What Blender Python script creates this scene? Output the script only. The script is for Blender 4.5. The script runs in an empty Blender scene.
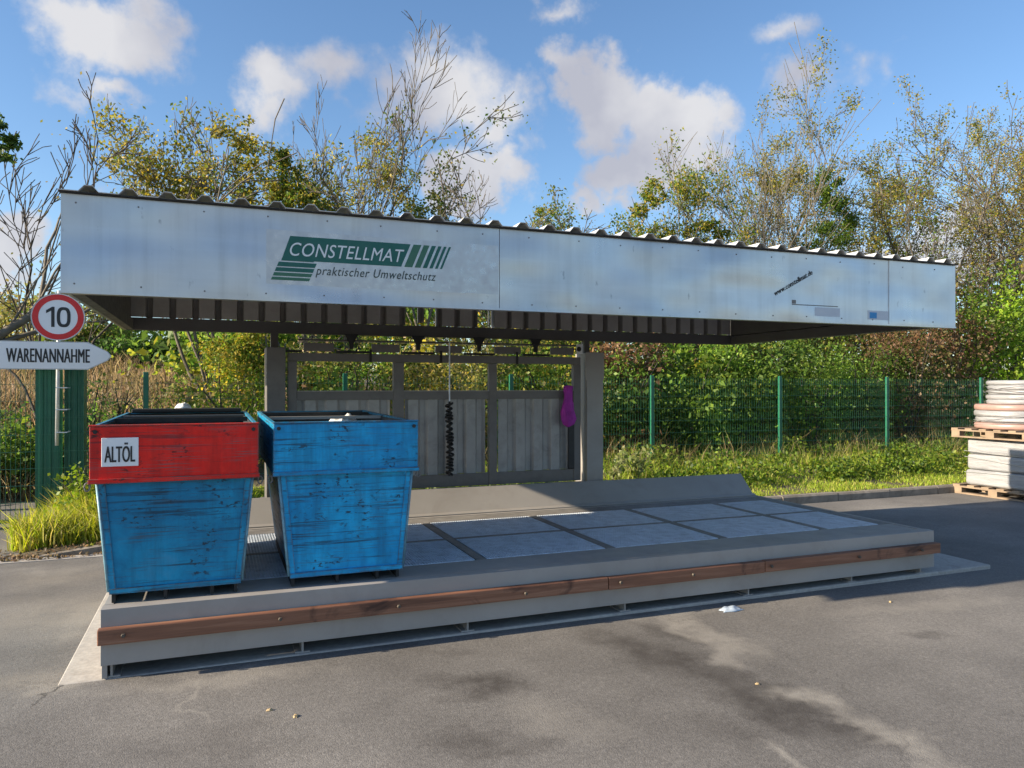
import bpy, bmesh, math, random
import numpy as np
from mathutils import Vector, Matrix
random.seed(7); rng = np.random.default_rng(7)
sc = bpy.context.scene
R = math.radians
pi = math.pi

# ------------------------------------------------------------------ camera
EYE = 1.65; FPX = 755.0; YAW = R(21.4); CX, CY = 512.0, 387.0
cam_d = bpy.data.cameras.new('camera'); cam = bpy.data.objects.new('camera', cam_d)
sc.collection.objects.link(cam); sc.camera = cam
cam_d.sensor_width = 36; cam_d.lens = FPX / 1024 * 36; cam_d.clip_end = 5000; cam_d.clip_start = .05
cam.location = (0, 0, EYE)
cam.rotation_euler = (R(90) + math.atan((CY - 384) / FPX), 0, -YAW)

# ------------------------------------------------------------------ light
SUN_TO = Vector((-2.4, .12, 1.0)).normalized()          # towards the sun
SUN_EL = math.asin(SUN_TO.z)
sun_d = bpy.data.lights.new('sun', 'SUN'); sun = bpy.data.objects.new('sun', sun_d)
sc.collection.objects.link(sun)
sun_d.energy = 5.0; sun_d.angle = R(.55); sun_d.color = (1, .85, .64)
sun.rotation_euler = (-SUN_TO).to_track_quat('-Z', 'Y').to_euler()
sun.location = (-20, 0, 20)
sc.view_settings.view_transform = 'Standard'; sc.view_settings.look = 'None'
sc.view_settings.exposure = 1.15; sc.view_settings.gamma = 1.0
try: sc.view_settings.use_curve_mapping = False
except Exception: pass
sc.cycles.max_bounces = 5; sc.cycles.diffuse_bounces = 3; sc.cycles.glossy_bounces = 3; sc.cycles.transmission_bounces = 3

def ray(x, y):
    F = Vector((math.sin(YAW), math.cos(YAW), 0)); Rt = Vector((math.cos(YAW), -math.sin(YAW), 0))
    return F + Rt * ((x - CX) / FPX) - Vector((0, 0, 1)) * ((y - CY) / FPX)
def at_y(x, y, Y):
    d = ray(x, y); return Vector((0, 0, EYE)) + d * (Y / d.y)
def at_z(x, y, z):
    d = ray(x, y); return Vector((0, 0, EYE)) + d * ((z - EYE) / d.z)

# ------------------------------------------------------------------ sky
world = bpy.data.worlds.new('World'); sc.world = world; world.use_nodes = True
def build_world():
    world.cycles.sampling_method = 'MANUAL'; world.cycles.sample_map_resolution = 512
    nt = world.node_tree; N = nt.nodes; L = nt.links; N.clear()
    def nd(t, **k):
        n = N.new(t)
        for a, b in k.items(): setattr(n, a, b)
        return n
    def m(op, a, b=None, c=None, clamp=False):
        n = nd('ShaderNodeMath', operation=op); n.use_clamp = clamp
        for i, v in enumerate((a, b, c)):
            if v is None: continue
            if isinstance(v, (int, float)): n.inputs[i].default_value = v
            else: L.new(v, n.inputs[i])
        return n.outputs[0]
    out = nd('ShaderNodeOutputWorld'); bg = nd('ShaderNodeBackground')
    sky = nd('ShaderNodeTexSky'); sky.sky_type = 'NISHITA'; sky.sun_disc = False
    sky.sun_elevation = SUN_EL
    sky.sun_rotation = math.atan2(SUN_TO.x, SUN_TO.y)
    sky.altitude = 60; sky.air_density = 1.0; sky.dust_density = .35; sky.ozone_density = 3.2
    tc = nd('ShaderNodeTexCoord'); sep = nd('ShaderNodeSeparateXYZ'); L.new(tc.outputs['Generated'], sep.inputs[0])
    az = m('ARCTAN2', sep.outputs[0], sep.outputs[1]); el = m('ARCSINE', sep.outputs[2])
    cmb = nd('ShaderNodeCombineXYZ'); L.new(az, cmb.inputs[0]); L.new(el, cmb.inputs[1])
    # warp so the puffs have billowing outlines
    n1 = nd('ShaderNodeTexNoise'); n1.inputs['Scale'].default_value = 9; n1.inputs['Detail'].default_value = 6; n1.inputs['Roughness'].default_value = .55
    L.new(tc.outputs['Generated'], n1.inputs['Vector'])
    v1 = nd('ShaderNodeVectorMath', operation='SUBTRACT'); L.new(n1.outputs['Color'], v1.inputs[0]); v1.inputs[1].default_value = (.5, .5, .5)
    v2 = nd('ShaderNodeVectorMath', operation='SCALE'); L.new(v1.outputs[0], v2.inputs[0]); v2.inputs['Scale'].default_value = .15
    n1b = nd('ShaderNodeTexNoise'); n1b.inputs['Scale'].default_value = 26; n1b.inputs['Detail'].default_value = 5; n1b.inputs['Roughness'].default_value = .6
    L.new(tc.outputs['Generated'], n1b.inputs['Vector'])
    w1 = nd('ShaderNodeVectorMath', operation='SUBTRACT'); L.new(n1b.outputs['Color'], w1.inputs[0]); w1.inputs[1].default_value = (.5, .5, .5)
    w2 = nd('ShaderNodeVectorMath', operation='SCALE'); L.new(w1.outputs[0], w2.inputs[0]); w2.inputs['Scale'].default_value = .055
    w3 = nd('ShaderNodeVectorMath', operation='ADD'); L.new(v2.outputs[0], w3.inputs[0]); L.new(w2.outputs[0], w3.inputs[1])
    v3 = nd('ShaderNodeVectorMath', operation='ADD'); L.new(cmb.outputs[0], v3.inputs[0]); L.new(w3.outputs[0], v3.inputs[1])
    # clouds in view: (px, py, half width px, half height px, weight)
    clouds = [(105, 30, 95, 58, 1.0), (95, 98, 70, 22, .55), (270, 90, 55, 45, .8), (330, 60, 80, 45, .62), (440, 85, 100, 58, .8), (500, 120, 60, 40, .7),
              (475, 180, 62, 50, 1.25), (600, 95, 68, 62, 1.3), (670, 125, 72, 60, 1.3), (640, 165, 80, 34, 1.0), (585, 185, 34, 16, .75),
              (795, 75, 62, 34, .62), (785, 20, 55, 30, .5), (570, 12, 36, 24, .45), (15, 255, 80, 40, 1.1), (905, 262, 120, 42, 1.2), (160, 210, 55, 20, .8),
              (940, 220, 60, 30, .7), (880, 60, 40, 25, .35)]
    field = None
    for px, py, w, h, k in clouds:
        d = ray(px, py).normalized(); a0 = math.atan2(d.x, d.y); e0 = math.asin(d.z)
        fx = FPX / math.cos(math.atan((px - CX) / FPX)) ** 2
        s = nd('ShaderNodeVectorMath', operation='SUBTRACT'); L.new(v3.outputs[0], s.inputs[0]); s.inputs[1].default_value = (a0, e0, 0)
        q = nd('ShaderNodeVectorMath', operation='MULTIPLY'); L.new(s.outputs[0], q.inputs[0]); q.inputs[1].default_value = (fx / w * 1.18, FPX / h * 1.18, 0)
        ln = nd('ShaderNodeVectorMath', operation='LENGTH'); L.new(q.outputs[0], ln.inputs[0])
        f = m('MULTIPLY', m('SUBTRACT', 1.12, ln.outputs['Value'], clamp=False), k)
        field = f if field is None else m('SMOOTH_MAX', field, f, .12)
    # the same kind of clouds over the rest of the sky
    n2 = nd('ShaderNodeTexNoise'); n2.inputs['Scale'].default_value = 3.2; n2.inputs['Detail'].default_value = 7; n2.inputs['Roughness'].default_value = .55
    L.new(tc.outputs['Generated'], n2.inputs['Vector'])
    rest = m('MULTIPLY', m('SUBTRACT', n2.outputs['Fac'], .57), 6.0)
    inview = m('SUBTRACT', m('ABSOLUTE', m('SUBTRACT', az, YAW)), R(36))
    side = m('MULTIPLY', inview, 8.0, clamp=True)
    high = m('MULTIPLY', m('SUBTRACT', el, R(29)), 8.0, clamp=True)
    outv = m('MAXIMUM', side, high)
    rest = m('ADD', m('MULTIPLY', rest, outv), m('MULTIPLY', m('SUBTRACT', outv, 1), 2.0))
    field = m('MAXIMUM', field, rest)
    n3 = nd('ShaderNodeTexNoise'); n3.inputs['Scale'].default_value = 14; n3.inputs['Detail'].default_value = 8; n3.inputs['Roughness'].default_value = .6
    L.new(tc.outputs['Generated'], n3.inputs['Vector'])
    field = m('ADD', field, m('MULTIPLY', m('SUBTRACT', n3.outputs['Fac'], .5), .8))
    mr = nd('ShaderNodeMapRange', interpolation_type='SMOOTHSTEP'); L.new(field, mr.inputs[0])
    mr.inputs[1].default_value = .08; mr.inputs[2].default_value = .62; mr.inputs[3].default_value = 0; mr.inputs[4].default_value = .93
    # sunlit and shaded parts of the puffs, painted in by noise
    n4 = nd('ShaderNodeTexNoise'); n4.inputs['Scale'].default_value = 6; n4.inputs['Detail'].default_value = 5
    L.new(tc.outputs['Generated'], n4.inputs['Vector'])
    cr = nd('ShaderNodeValToRGB'); L.new(n4.outputs['Fac'], cr.inputs[0])
    cr.color_ramp.elements[0].position = .38; cr.color_ramp.elements[0].color = (2.5, 2.52, 2.85, 1)
    cr.color_ramp.elements[1].position = .62; cr.color_ramp.elements[1].color = (3.85, 3.8, 3.85, 1)
    mix = nd('ShaderNodeMix', data_type='RGBA'); L.new(mr.outputs[0], mix.inputs[0])
    hs = nd('ShaderNodeHueSaturation'); L.new(sky.outputs[0], hs.inputs['Color']); hs.inputs['Saturation'].default_value = 1.05
    L.new(hs.outputs[0], mix.inputs[6]); L.new(cr.outputs[0], mix.inputs[7])
    L.new(mix.outputs[2], bg.inputs[0]); bg.inputs[1].default_value = .094
    L.new(bg.outputs[0], out.inputs[0])
build_world()

# ------------------------------------------------------------------ materials
MATS = {}
def newmat(name):
    m = bpy.data.materials.new(name); m.use_nodes = True; nt = m.node_tree
    b = nt.nodes['Principled BSDF']; MATS[name] = m
    return m, nt, b
def ramp(nt, stops):
    r = nt.nodes.new('ShaderNodeValToRGB'); e = r.color_ramp.elements
    while len(e) < len(stops): e.new(.5)
    for el, (p, c) in zip(e, stops): el.position = p; el.color = (*c, 1) if len(c) == 3 else c
    return r
def noise(nt, scale, detail=4, rough=.55, vec=None, stretch=None, coord='Object', dist=0):
    n = nt.nodes.new('ShaderNodeTexNoise'); n.inputs['Scale'].default_value = scale; n.inputs['Detail'].default_value = detail
    n.inputs['Roughness'].default_value = rough; n.inputs['Distortion'].default_value = dist
    tc = nt.nodes.new('ShaderNodeTexCoord'); src = tc.outputs[coord]
    if coord == 'World':
        pass
    if stretch:
        mp = nt.nodes.new('ShaderNodeMapping'); mp.inputs['Scale'].default_value = stretch
        nt.links.new(src, mp.inputs[0]); src = mp.outputs[0]
    nt.links.new(src, n.inputs['Vector']); return n
def mixc(nt, fac, a, b, blend='MIX'):
    x = nt.nodes.new('ShaderNodeMix'); x.data_type = 'RGBA'; x.blend_type = blend
    for i, v in ((0, fac), (6, a), (7, b)):
        if isinstance(v, (int, float)): x.inputs[i].default_value = v
        elif isinstance(v, tuple): x.inputs[i].default_value = (*v, 1)
        else: nt.links.new(v, x.inputs[i])
    return x.outputs[2]
def mth(nt, op, a, b=None, clamp=False):
    n = nt.nodes.new('ShaderNodeMath'); n.operation = op; n.use_clamp = clamp
    for i, v in enumerate((a, b)):
        if v is None: continue
        if isinstance(v, (int, float)): n.inputs[i].default_value = v
        else: nt.links.new(v, n.inputs[i])
    return n.outputs[0]
def bump(nt, b, h, s, d=.01):
    bp = nt.nodes.new('ShaderNodeBump'); bp.inputs['Strength'].default_value = s; bp.inputs['Distance'].default_value = d
    nt.links.new(h, bp.inputs['Height']); nt.links.new(bp.outputs[0], b.inputs['Normal'])

def simple(name, c, rough=.6, metal=0, var=.15, scale=3, bumps=.0, dirt=None, dirtamt=.5):
    m, nt, b = newmat(name)
    n = noise(nt, scale, 6, .6); r = ramp(nt, [(.3, tuple(v * (1 - var) for v in c)), (.7, tuple(min(1, v * (1 + var)) for v in c))])
    nt.links.new(n.outputs['Fac'], r.inputs[0]); col = r.outputs[0]
    if dirt:
        n2 = noise(nt, scale * 2.3, 8, .7, dist=.5); r2 = ramp(nt, [(.48, (0, 0, 0)), (.68, (dirtamt,) * 3)])
        nt.links.new(n2.outputs['Fac'], r2.inputs[0]); col = mixc(nt, r2.outputs[0], col, dirt)
    nt.links.new(col, b.inputs['Base Color']); b.inputs['Roughness'].default_value = rough; b.inputs['Metallic'].default_value = metal
    n3 = noise(nt, scale * 6, 5, .6); rr = ramp(nt, [(.3, (max(0, rough - .12),) * 3), (.7, (min(1, rough + .12),) * 3)])
    nt.links.new(n3.outputs['Fac'], rr.inputs[0]); nt.links.new(rr.outputs[0], b.inputs['Roughness'])
    if bumps: bump(nt, b, n3.outputs['Fac'], bumps, .004)
    return m

simple('grey_paint', (.315, .297, .28), .5, 0, .10, 1.1, .05, (.19, .165, .14), .28)
simple('frame_paint', (.15, .14, .136), .45, 0, .12, 2.5, .05, (.06, .05, .045), .3)
simple('apron_sheet', (.36, .34, .32), .5, .0, .1, 3, .04, (.2, .17, .14), .3)
simple('dark_frame', (.095, .09, .086), .5, 0, .15, 3)
simple('sheet_inner', (.34, .335, .33), .45, .1, .12, 2.5, .04, (.09, .08, .07), .3)
simple('roof_steel', (.62, .62, .61), .45, .15, .1, 3, .05)
simple('alu_film', (.50, .50, .51), .34, .75, .06, 3)
simple('dark_trim', (.018, .018, .018), .7)
simple('galv', (.66, .72, .80), .4, .15, .14, 6, .1, (.16, .15, .15), .35)
simple('deck_strip', (.22, .21, .20), .55, .1, .2, 4, .1, (.075, .06, .05), .5)
simple('white_sign', (.78, .79, .80), .35, 0, .03, 4)
simple('sign_red', (.62, .012, .014), .35, 0, .05, 4)
simple('sign_black', (.012, .012, .014), .4)
simple('sign_edge', (.5, .5, .5), .4, .6)
simple('logo_green', (.004, .105, .082), .4, 0, .08, 5)
simple('logo_green_pale', (.035, .14, .085), .4, 0, .08, 5)
simple('logo_white', (.72, .74, .75), .4, 0, .03)
simple('logo_text', (.03, .05, .045), .5)
simple('sticker_blue', (.02, .22, .5), .4)
simple('sticker_grey', (.5, .54, .6), .45, 0, .05)
simple('fence_green', (.012, .13, .075), .4, 0, .12, 3, .03)
simple('fence_wire', (.03, .14, .085), .5)
simple('pole_white', (.62, .63, .63), .4, .3, .06)
simple('rubber_black', (.012, .012, .013), .5)
simple('purple_cloth', (.36, .03, .34), .75, 0, .3, 9, .3)
simple('bolt_metal', (.10, .085, .07), .6, .4)
simple('pallet_wood', (.26, .19, .13), .8, 0, .25, 5, .2)
simple('red_wrap', (.36, .23, .20), .4, 0, .15, 4)
simple('plastic_bag', (.36, .43, .52), .35, 0, .1, 8, .3)
simple('dry_leaf', (.42, .31, .17), .7, 0, .3, 20)
simple('bark_grey', (.13, .11, .085), .85, 0, .3, 5, .4, (.05, .06, .03), .5)
simple('bark_pale', (.17, .15, .115), .85, 0, .3, 4, .4, (.10, .08, .06), .6)
simple('bark_dark', (.06, .05, .04), .9, 0, .3, 5, .4)
simple('bin_edge_glint', (.16, .33, .42), .5, 0, .3, 9, .2, (.06, .07, .08), .6)  # pale blue, sun caught on the bin corners put into the colour
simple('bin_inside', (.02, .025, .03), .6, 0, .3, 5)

def mat_aluminium():
    m, nt, b = newmat('aluminium')
    n = noise(nt, .9, 6, .62, stretch=(1, 1, 2.0)); r = ramp(nt, [(.28, (.46, .465, .475)), (.5, (.54, .54, .545)), (.74, (.61, .605, .605))])
    nt.links.new(n.outputs['Fac'], r.inputs[0])
    sp = noise(nt, 16, 4, .6, stretch=(1, 1, .45)); rs = ramp(nt, [(.68, (0, 0, 0)), (.74, (.5,) * 3)]); nt.links.new(sp.outputs['Fac'], rs.inputs[0])
    st = noise(nt, 9, 5, .65, stretch=(1, 1, .05)); rt = ramp(nt, [(.48, (0, 0, 0)), (.74, (.38,) * 3)]); nt.links.new(st.outputs['Fac'], rt.inputs[0])
    hz = noise(nt, 6, 5, .65, stretch=(.06, .06, 1.6)); rh = ramp(nt, [(.50, (0, 0, 0)), (.72, (.30,) * 3)]); nt.links.new(hz.outputs['Fac'], rh.inputs[0])
    c = mixc(nt, rs.outputs[0], r.outputs[0], (.20, .20, .21)); c = mixc(nt, rt.outputs[0], c, (.34, .33, .32)); c = mixc(nt, rh.outputs[0], c, (.66, .66, .67))
    nt.links.new(c, b.inputs['Base Color']); b.inputs['Metallic'].default_value = .8
    n2 = noise(nt, 2.2, 6, .6); r2 = ramp(nt, [(.3, (.26,) * 3), (.7, (.40,) * 3)]); nt.links.new(n2.outputs['Fac'], r2.inputs[0])
    nt.links.new(r2.outputs[0], b.inputs['Roughness'])
    n3 = noise(nt, .85, 2, .4, stretch=(.8, 1, 1.5)); bump(nt, b, n3.outputs['Fac'], 1.0, .11)
mat_aluminium()

def mat_paint(name, base, lite, chip):
    m, nt, b = newmat(name)
    oi = nt.nodes.new('ShaderNodeObjectInfo'); wo = nt.nodes.new('ShaderNodeMath'); wo.operation = 'MULTIPLY'; wo.inputs[1].default_value = 40; nt.links.new(oi.outputs['Random'], wo.inputs[0])
    base_noise = globals()['noise']
    def noise(*a, **k):
        n = base_noise(*a, **k); n.noise_dimensions = '4D'; nt.links.new(wo.outputs[0], n.inputs['W']); return n
    def mask(n, lo, hi, k=1.0):
        q = ramp(nt, [(lo, (0, 0, 0)), (hi, (k,) * 3)]); nt.links.new(n.outputs['Fac'], q.inputs[0]); return q.outputs[0]
    def mul(a, c): return mth(nt, 'MULTIPLY', a, c)
    n = noise(nt, 2.4, 8, .7); r = ramp(nt, [(.28, tuple(v * .72 for v in base)), (.45, base), (.58, lite), (.75, tuple(v * .8 + .06 for v in lite))]); nt.links.new(n.outputs['Fac'], r.inputs[0])
    where = mask(noise(nt, 2.6, 4, .6), .36, .58)
    where2 = mask(noise(nt, 5.5, 3, .5), .42, .60)
    lines = mul(mask(noise(nt, 10, 5, .65, stretch=(.16, .16, 5.5)), .55, .60, .68), where)
    lines2 = mul(mask(noise(nt, 30, 4, .6, stretch=(.10, .10, 4.5)), .55, .61, .8), where2)
    chips = mul(mask(noise(nt, 36, 5, .7, stretch=(.6, .6, 1.2), dist=.4), .565, .60, .85), mask(noise(nt, 3.6, 3, .5, dist=.5), .50, .60))
    runs = mask(noise(nt, 7, 6, .7, stretch=(1.6, 1.6, .14)), .46, .72, .6)
    grime = mask(noise(nt, 3.0, 7, .7), .44, .78, .5)
    bv = nt.nodes.new('ShaderNodeBevel'); bv.samples = 4; bv.inputs['Radius'].default_value = .014
    ge = nt.nodes.new('ShaderNodeNewGeometry'); dt = nt.nodes.new('ShaderNodeVectorMath'); dt.operation = 'DOT_PRODUCT'
    nt.links.new(bv.outputs[0], dt.inputs[0]); nt.links.new(ge.outputs['Normal'], dt.inputs[1])
    en = mask(noise(nt, 28, 5, .7), .36, .56)
    edge = mul(mth(nt, 'MULTIPLY', mth(nt, 'SUBTRACT', .992, dt.outputs['Value']), 14.0, True), en)
    dark = tuple(v * .30 + .006 for v in base)
    c = mixc(nt, runs, r.outputs[0], dark); c = mixc(nt, grime, c, tuple(v * .45 + .004 for v in base))
    c = mixc(nt, lines2, c, chip); c = mixc(nt, lines, c, (.022, .022, .024)); c = mixc(nt, chips, c, (.025, .021, .019))
    c = mixc(nt, edge, c, (.10, .085, .075))
    nt.links.new(c, b.inputs['Base Color']); b.inputs['Specular IOR Level'].default_value = .35
    mx = mth(nt, 'MAXIMUM', lines, mth(nt, 'MAXIMUM', chips, edge)); nt.links.new(mth(nt, 'ADD', mul(mx, .35), .42), b.inputs['Roughness'])
    h = noise(nt, 2.2, 3, .5); hh = mth(nt, 'SUBTRACT', h.outputs['Fac'], mul(mx, .05)); bump(nt, b, hh, .7, .035)
mat_paint('bin_blue', (.001, .28, .58), (.004, .39, .73), (.05, .10, .15))
mat_paint('bin_blue_dull', (.001, .20, .39), (.004, .29, .52), (.05, .09, .13))
mat_paint('bin_red', (.76, .012, .007), (.88, .02, .01), (.15, .10, .10))

def mat_wood():
    m, nt, b = newmat('oiled_timber')
    n = noise(nt, 3.2, 8, .65, stretch=(.35, 4, 9), dist=.7); r = ramp(nt, [(.25, (.075, .030, .017)), (.5, (.22, .095, .053)), (.78, (.37, .20, .125))])
    nt.links.new(n.outputs['Fac'], r.inputs[0])
    k = noise(nt, 3.0, 5, .6, stretch=(1, 1, 1.6), dist=1); q = ramp(nt, [(.565, (0, 0, 0)), (.70, (.8,) * 3)]); nt.links.new(k.outputs['Fac'], q.inputs[0])
    c = mixc(nt, q.outputs[0], r.outputs[0], (.03, .010, .007)); nt.links.new(c, b.inputs['Base Color'])
    b.inputs['Roughness'].default_value = .62; bump(nt, b, n.outputs['Fac'], .5, .006)
mat_wood()

def mat_asphalt():
    m, nt, b = newmat('asphalt')
    n1 = noise(nt, .42, 8, .66); r1 = ramp(nt, [(.32, (.106, .099, .093)), (.5, (.156, .147, .138)), (.68, (.22, .207, .192))]); nt.links.new(n1.outputs['Fac'], r1.inputs[0])
    c = r1.outputs[0]
    # stones in the wearing course
    v = nt.nodes.new('ShaderNodeTexVoronoi'); v.inputs['Scale'].default_value = 170
    tc = nt.nodes.new('ShaderNodeTexCoord'); nt.links.new(tc.outputs['Object'], v.inputs['Vector'])
    hs = nt.nodes.new('ShaderNodeSeparateColor'); nt.links.new(v.outputs['Color'], hs.inputs[0])
    rv = ramp(nt, [(0, (.74,) * 3), (.6, (1.0,) * 3), (1, (1.3,) * 3)]); nt.links.new(hs.outputs[0], rv.inputs[0])
    c = mixc(nt, .75, c, rv.outputs[0], 'MULTIPLY')
    n4 = noise(nt, 38, 4, .7); r4 = ramp(nt, [(.3, (.72,) * 3), (.7, (1.25,) * 3)]); nt.links.new(n4.outputs['Fac'], r4.inputs[0]); c = mixc(nt, .8, c, r4.outputs[0], 'MULTIPLY')
    # stains of their own shape: (x, y, rx, ry, rotation, strength, colour)
    sep = nt.nodes.new('ShaderNodeVectorMath'); nw = noise(nt, 2.2, 5, .6); 
    sub = nt.nodes.new('ShaderNodeVectorMath'); sub.operation = 'SUBTRACT'; nt.links.new(nw.outputs['Color'], sub.inputs[0]); sub.inputs[1].default_value = (.5, .5, .5)
    scl = nt.nodes.new('ShaderNodeVectorMath'); scl.operation = 'SCALE'; nt.links.new(sub.outputs[0], scl.inputs[0]); scl.inputs['Scale'].default_value = .75
    add = nt.nodes.new('ShaderNodeVectorMath'); add.operation = 'ADD'; nt.links.new(tc.outputs['Object'], add.inputs[0]); nt.links.new(scl.outputs[0], add.inputs[1])
    def stain(px, py, rx, ry, rot, k, col):
        nonlocal c
        p = at_z(px, py, 0)
        mp = nt.nodes.new('ShaderNodeMapping'); mp.vector_type = 'TEXTURE'
        mp.inputs['Location'].default_value = (p.x, p.y, 0); mp.inputs['Rotation'].default_value = (0, 0, rot); mp.inputs['Scale'].default_value = (rx, ry, 1)
        nt.links.new(add.outputs[0], mp.inputs[0])
        ln = nt.nodes.new('ShaderNodeVectorMath'); ln.operation = 'LENGTH'; nt.links.new(mp.outputs[0], ln.inputs[0])
        rr = ramp(nt, [(.25, (k,) * 3), (1.0, (0, 0, 0))]); nt.links.new(ln.outputs['Value'], rr.inputs[0])
        c = mixc(nt, rr.outputs[0], c, col)
    dk = (.047, .041, .037); lt = (.29, .27, .24)
    def streak(x0, y0, x1, y1, w, k, col):
        p, q = at_z(x0, y0, 0), at_z(x1, y1, 0); d = q - p; mpx = ((x0 + x1) / 2, (y0 + y1) / 2)
        nonlocal c
        mp = nt.nodes.new('ShaderNodeMapping'); mp.vector_type = 'TEXTURE'; mid = (p + q) / 2
        mp.inputs['Location'].default_value = (mid.x, mid.y, 0); mp.inputs['Rotation'].default_value = (0, 0, math.atan2(d.y, d.x)); mp.inputs['Scale'].default_value = (d.length * .62 + w * .3, w, 1)
        nt.links.new(add.outputs[0], mp.inputs[0]); ln = nt.nodes.new('ShaderNodeVectorMath'); ln.operation = 'LENGTH'; nt.links.new(mp.outputs[0], ln.inputs[0])
        rr = ramp(nt, [(.30, (k,) * 3), (1.0, (0, 0, 0))]); nt.links.new(ln.outputs['Value'], rr.inputs[0])
        # broken up by the grain of the surface
        gn = noise(nt, 5, 9, .75); gr = ramp(nt, [(.30, (.25,) * 3), (.58, (1,) * 3)]); nt.links.new(gn.outputs['Fac'], gr.inputs[0])
        c = mixc(nt, mth(nt, 'MULTIPLY', rr.outputs[0], gr.outputs[0]), c, col)
    for a in ((590, 632, 770, 695, .30, .9), (730, 685, 880, 745, .32, .9), (440, 678, 520, 692, .26, .9), (420, 745, 540, 738, .2, .7), (640, 625, 720, 640, .14, .7), (905, 632, 945, 632, .12, .6), (700, 720, 760, 740, .2, .4),
              (330, 640, 480, 655, .12, .4), (0, 600, 60, 590, .4, .4), (140, 740, 300, 750, .3, .35), (940, 560, 1010, 540, .6, .35)): streak(*a, dk)
    for a in ((660, 612, 755, 655, .20, .8), (700, 640, 745, 668, .15, .6), (780, 693, 835, 706, .17, .8), (830, 712, 880, 722, .14, .6), (860, 722, 940, 768, .17, .8), (765, 745, 815, 768, .08, .8), (560, 618, 740, 612, .10, .55), (815, 612, 1010, 598, .16, .45),
              (20, 700, 110, 660, .16, .6), (60, 640, 100, 600, .16, .5), (100, 690, 320, 672, .12, .5), (850, 509, 1020, 505, .22, .6), (960, 486, 1024, 482, .4, .55), (0, 572, 100, 566, .22, .5), (180, 660, 200, 730, .03, .5), (520, 700, 620, 740, .25, .35)): streak(*a, lt)
    for a in ((0, 630, 95, 600, .9, .55), (10, 580, 100, 575, .5, .5), (0, 690, 60, 670, .4, .5)): streak(*a, (.25, .222, .185))
    for a in ((28, 718, 60, 670, .022, 1.0),): streak(*a, (.03, .027, .024))
    # cracks
    vc = nt.nodes.new('ShaderNodeTexVoronoi'); vc.feature = 'DISTANCE_TO_EDGE'; vc.inputs['Scale'].default_value = .32
    nt.links.new(add.outputs[0], vc.inputs['Vector']); rc = ramp(nt, [(.0, (.3,) * 3), (.004, (0, 0, 0))]); nt.links.new(vc.outputs['Distance'], rc.inputs[0])
    c = mixc(nt, rc.outputs[0], c, (.05, .045, .04))
    nt.links.new(c, b.inputs['Base Color']); b.inputs['Roughness'].default_value = .82
    h = mth(nt, 'ADD', mth(nt, 'MULTIPLY', v.outputs['Distance'], -1.0), mth(nt, 'MULTIPLY', n4.outputs['Fac'], .6))
    bump(nt, b, h, .5, .0025)
mat_asphalt()

def mat_concrete():
    m, nt, b = newmat('concrete')
    n1 = noise(nt, 1.6, 7, .65); r1 = ramp(nt, [(.3, (.30, .275, 0.256)), (.7, (.45, .425, .385))]); nt.links.new(n1.outputs['Fac'], r1.inputs[0])
    n2 = noise(nt, 30, 5, .6); r2 = ramp(nt, [(.3, (.8,) * 3), (.7, (1.15,) * 3)]); nt.links.new(n2.outputs['Fac'], r2.inputs[0])
    c = mixc(nt, .8, r1.outputs[0], r2.outputs[0], 'MULTIPLY'); n3 = noise(nt, 3.5, 8, .7, dist=.8); r3 = ramp(nt, [(.55, (0, 0, 0)), (.72, (.55,) * 3)])
    nt.links.new(n3.outputs['Fac'], r3.inputs[0]); c = mixc(nt, r3.outputs[0], c, (.17, .145, .12))
    nt.links.new(c, b.inputs['Base Color']); b.inputs['Roughness'].default_value = .85; bump(nt, b, n2.outputs['Fac'], .4, .004)
mat_concrete()
simple('kerb_concrete', (.22, .195, .165), .9, 0, .25, 3, .5, (.10, .085, .065), .6)
simple('soil', (.11, .085, .055), .95, 0, .35, 2.5, .6, (.07, .08, .03), .6)

def mat_wrap():
    m, nt, b = newmat('stretch_film')
    n = noise(nt, 5, 6, .65, stretch=(.5, .5, 4), dist=.6); r = ramp(nt, [(.35, (.25, .255, .27)), (.65, (.36, .365, .38))]); nt.links.new(n.outputs['Fac'], r.inputs[0])
    nt.links.new(r.outputs[0], b.inputs['Base Color']); b.inputs['Roughness'].default_value = .32
    bump(nt, b, n.outputs['Fac'], .7, .03)
mat_wrap()

def mat_leaf(name, trans=.4, rough=.5):
    m, nt, b = newmat(name); at = nt.nodes.new('ShaderNodeAttribute'); at.attribute_name = 'tint'
    nt.links.new(at.outputs['Color'], b.inputs['Base Color']); b.inputs['Roughness'].default_value = rough
    b.inputs['Specular IOR Level'].default_value = .35
    tr = nt.nodes.new('ShaderNodeBsdfTranslucent'); ms = nt.nodes.new('ShaderNodeMixShader'); ms.inputs[0].default_value = trans
    hs = nt.nodes.new('ShaderNodeHueSaturation'); nt.links.new(at.outputs['Color'], hs.inputs['Color']); hs.inputs['Value'].default_value = 1.25; hs.inputs['Saturation'].default_value = 1.05
    nt.links.new(hs.outputs[0], tr.inputs[0]); nt.links.new(b.outputs[0], ms.inputs[1]); nt.links.new(tr.outputs[0], ms.inputs[2])
    nt.links.new(ms.outputs[0], nt.nodes['Material Output'].inputs[0])
mat_leaf('leaf', .48); mat_leaf('grass_blade', .52, .55)

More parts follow.
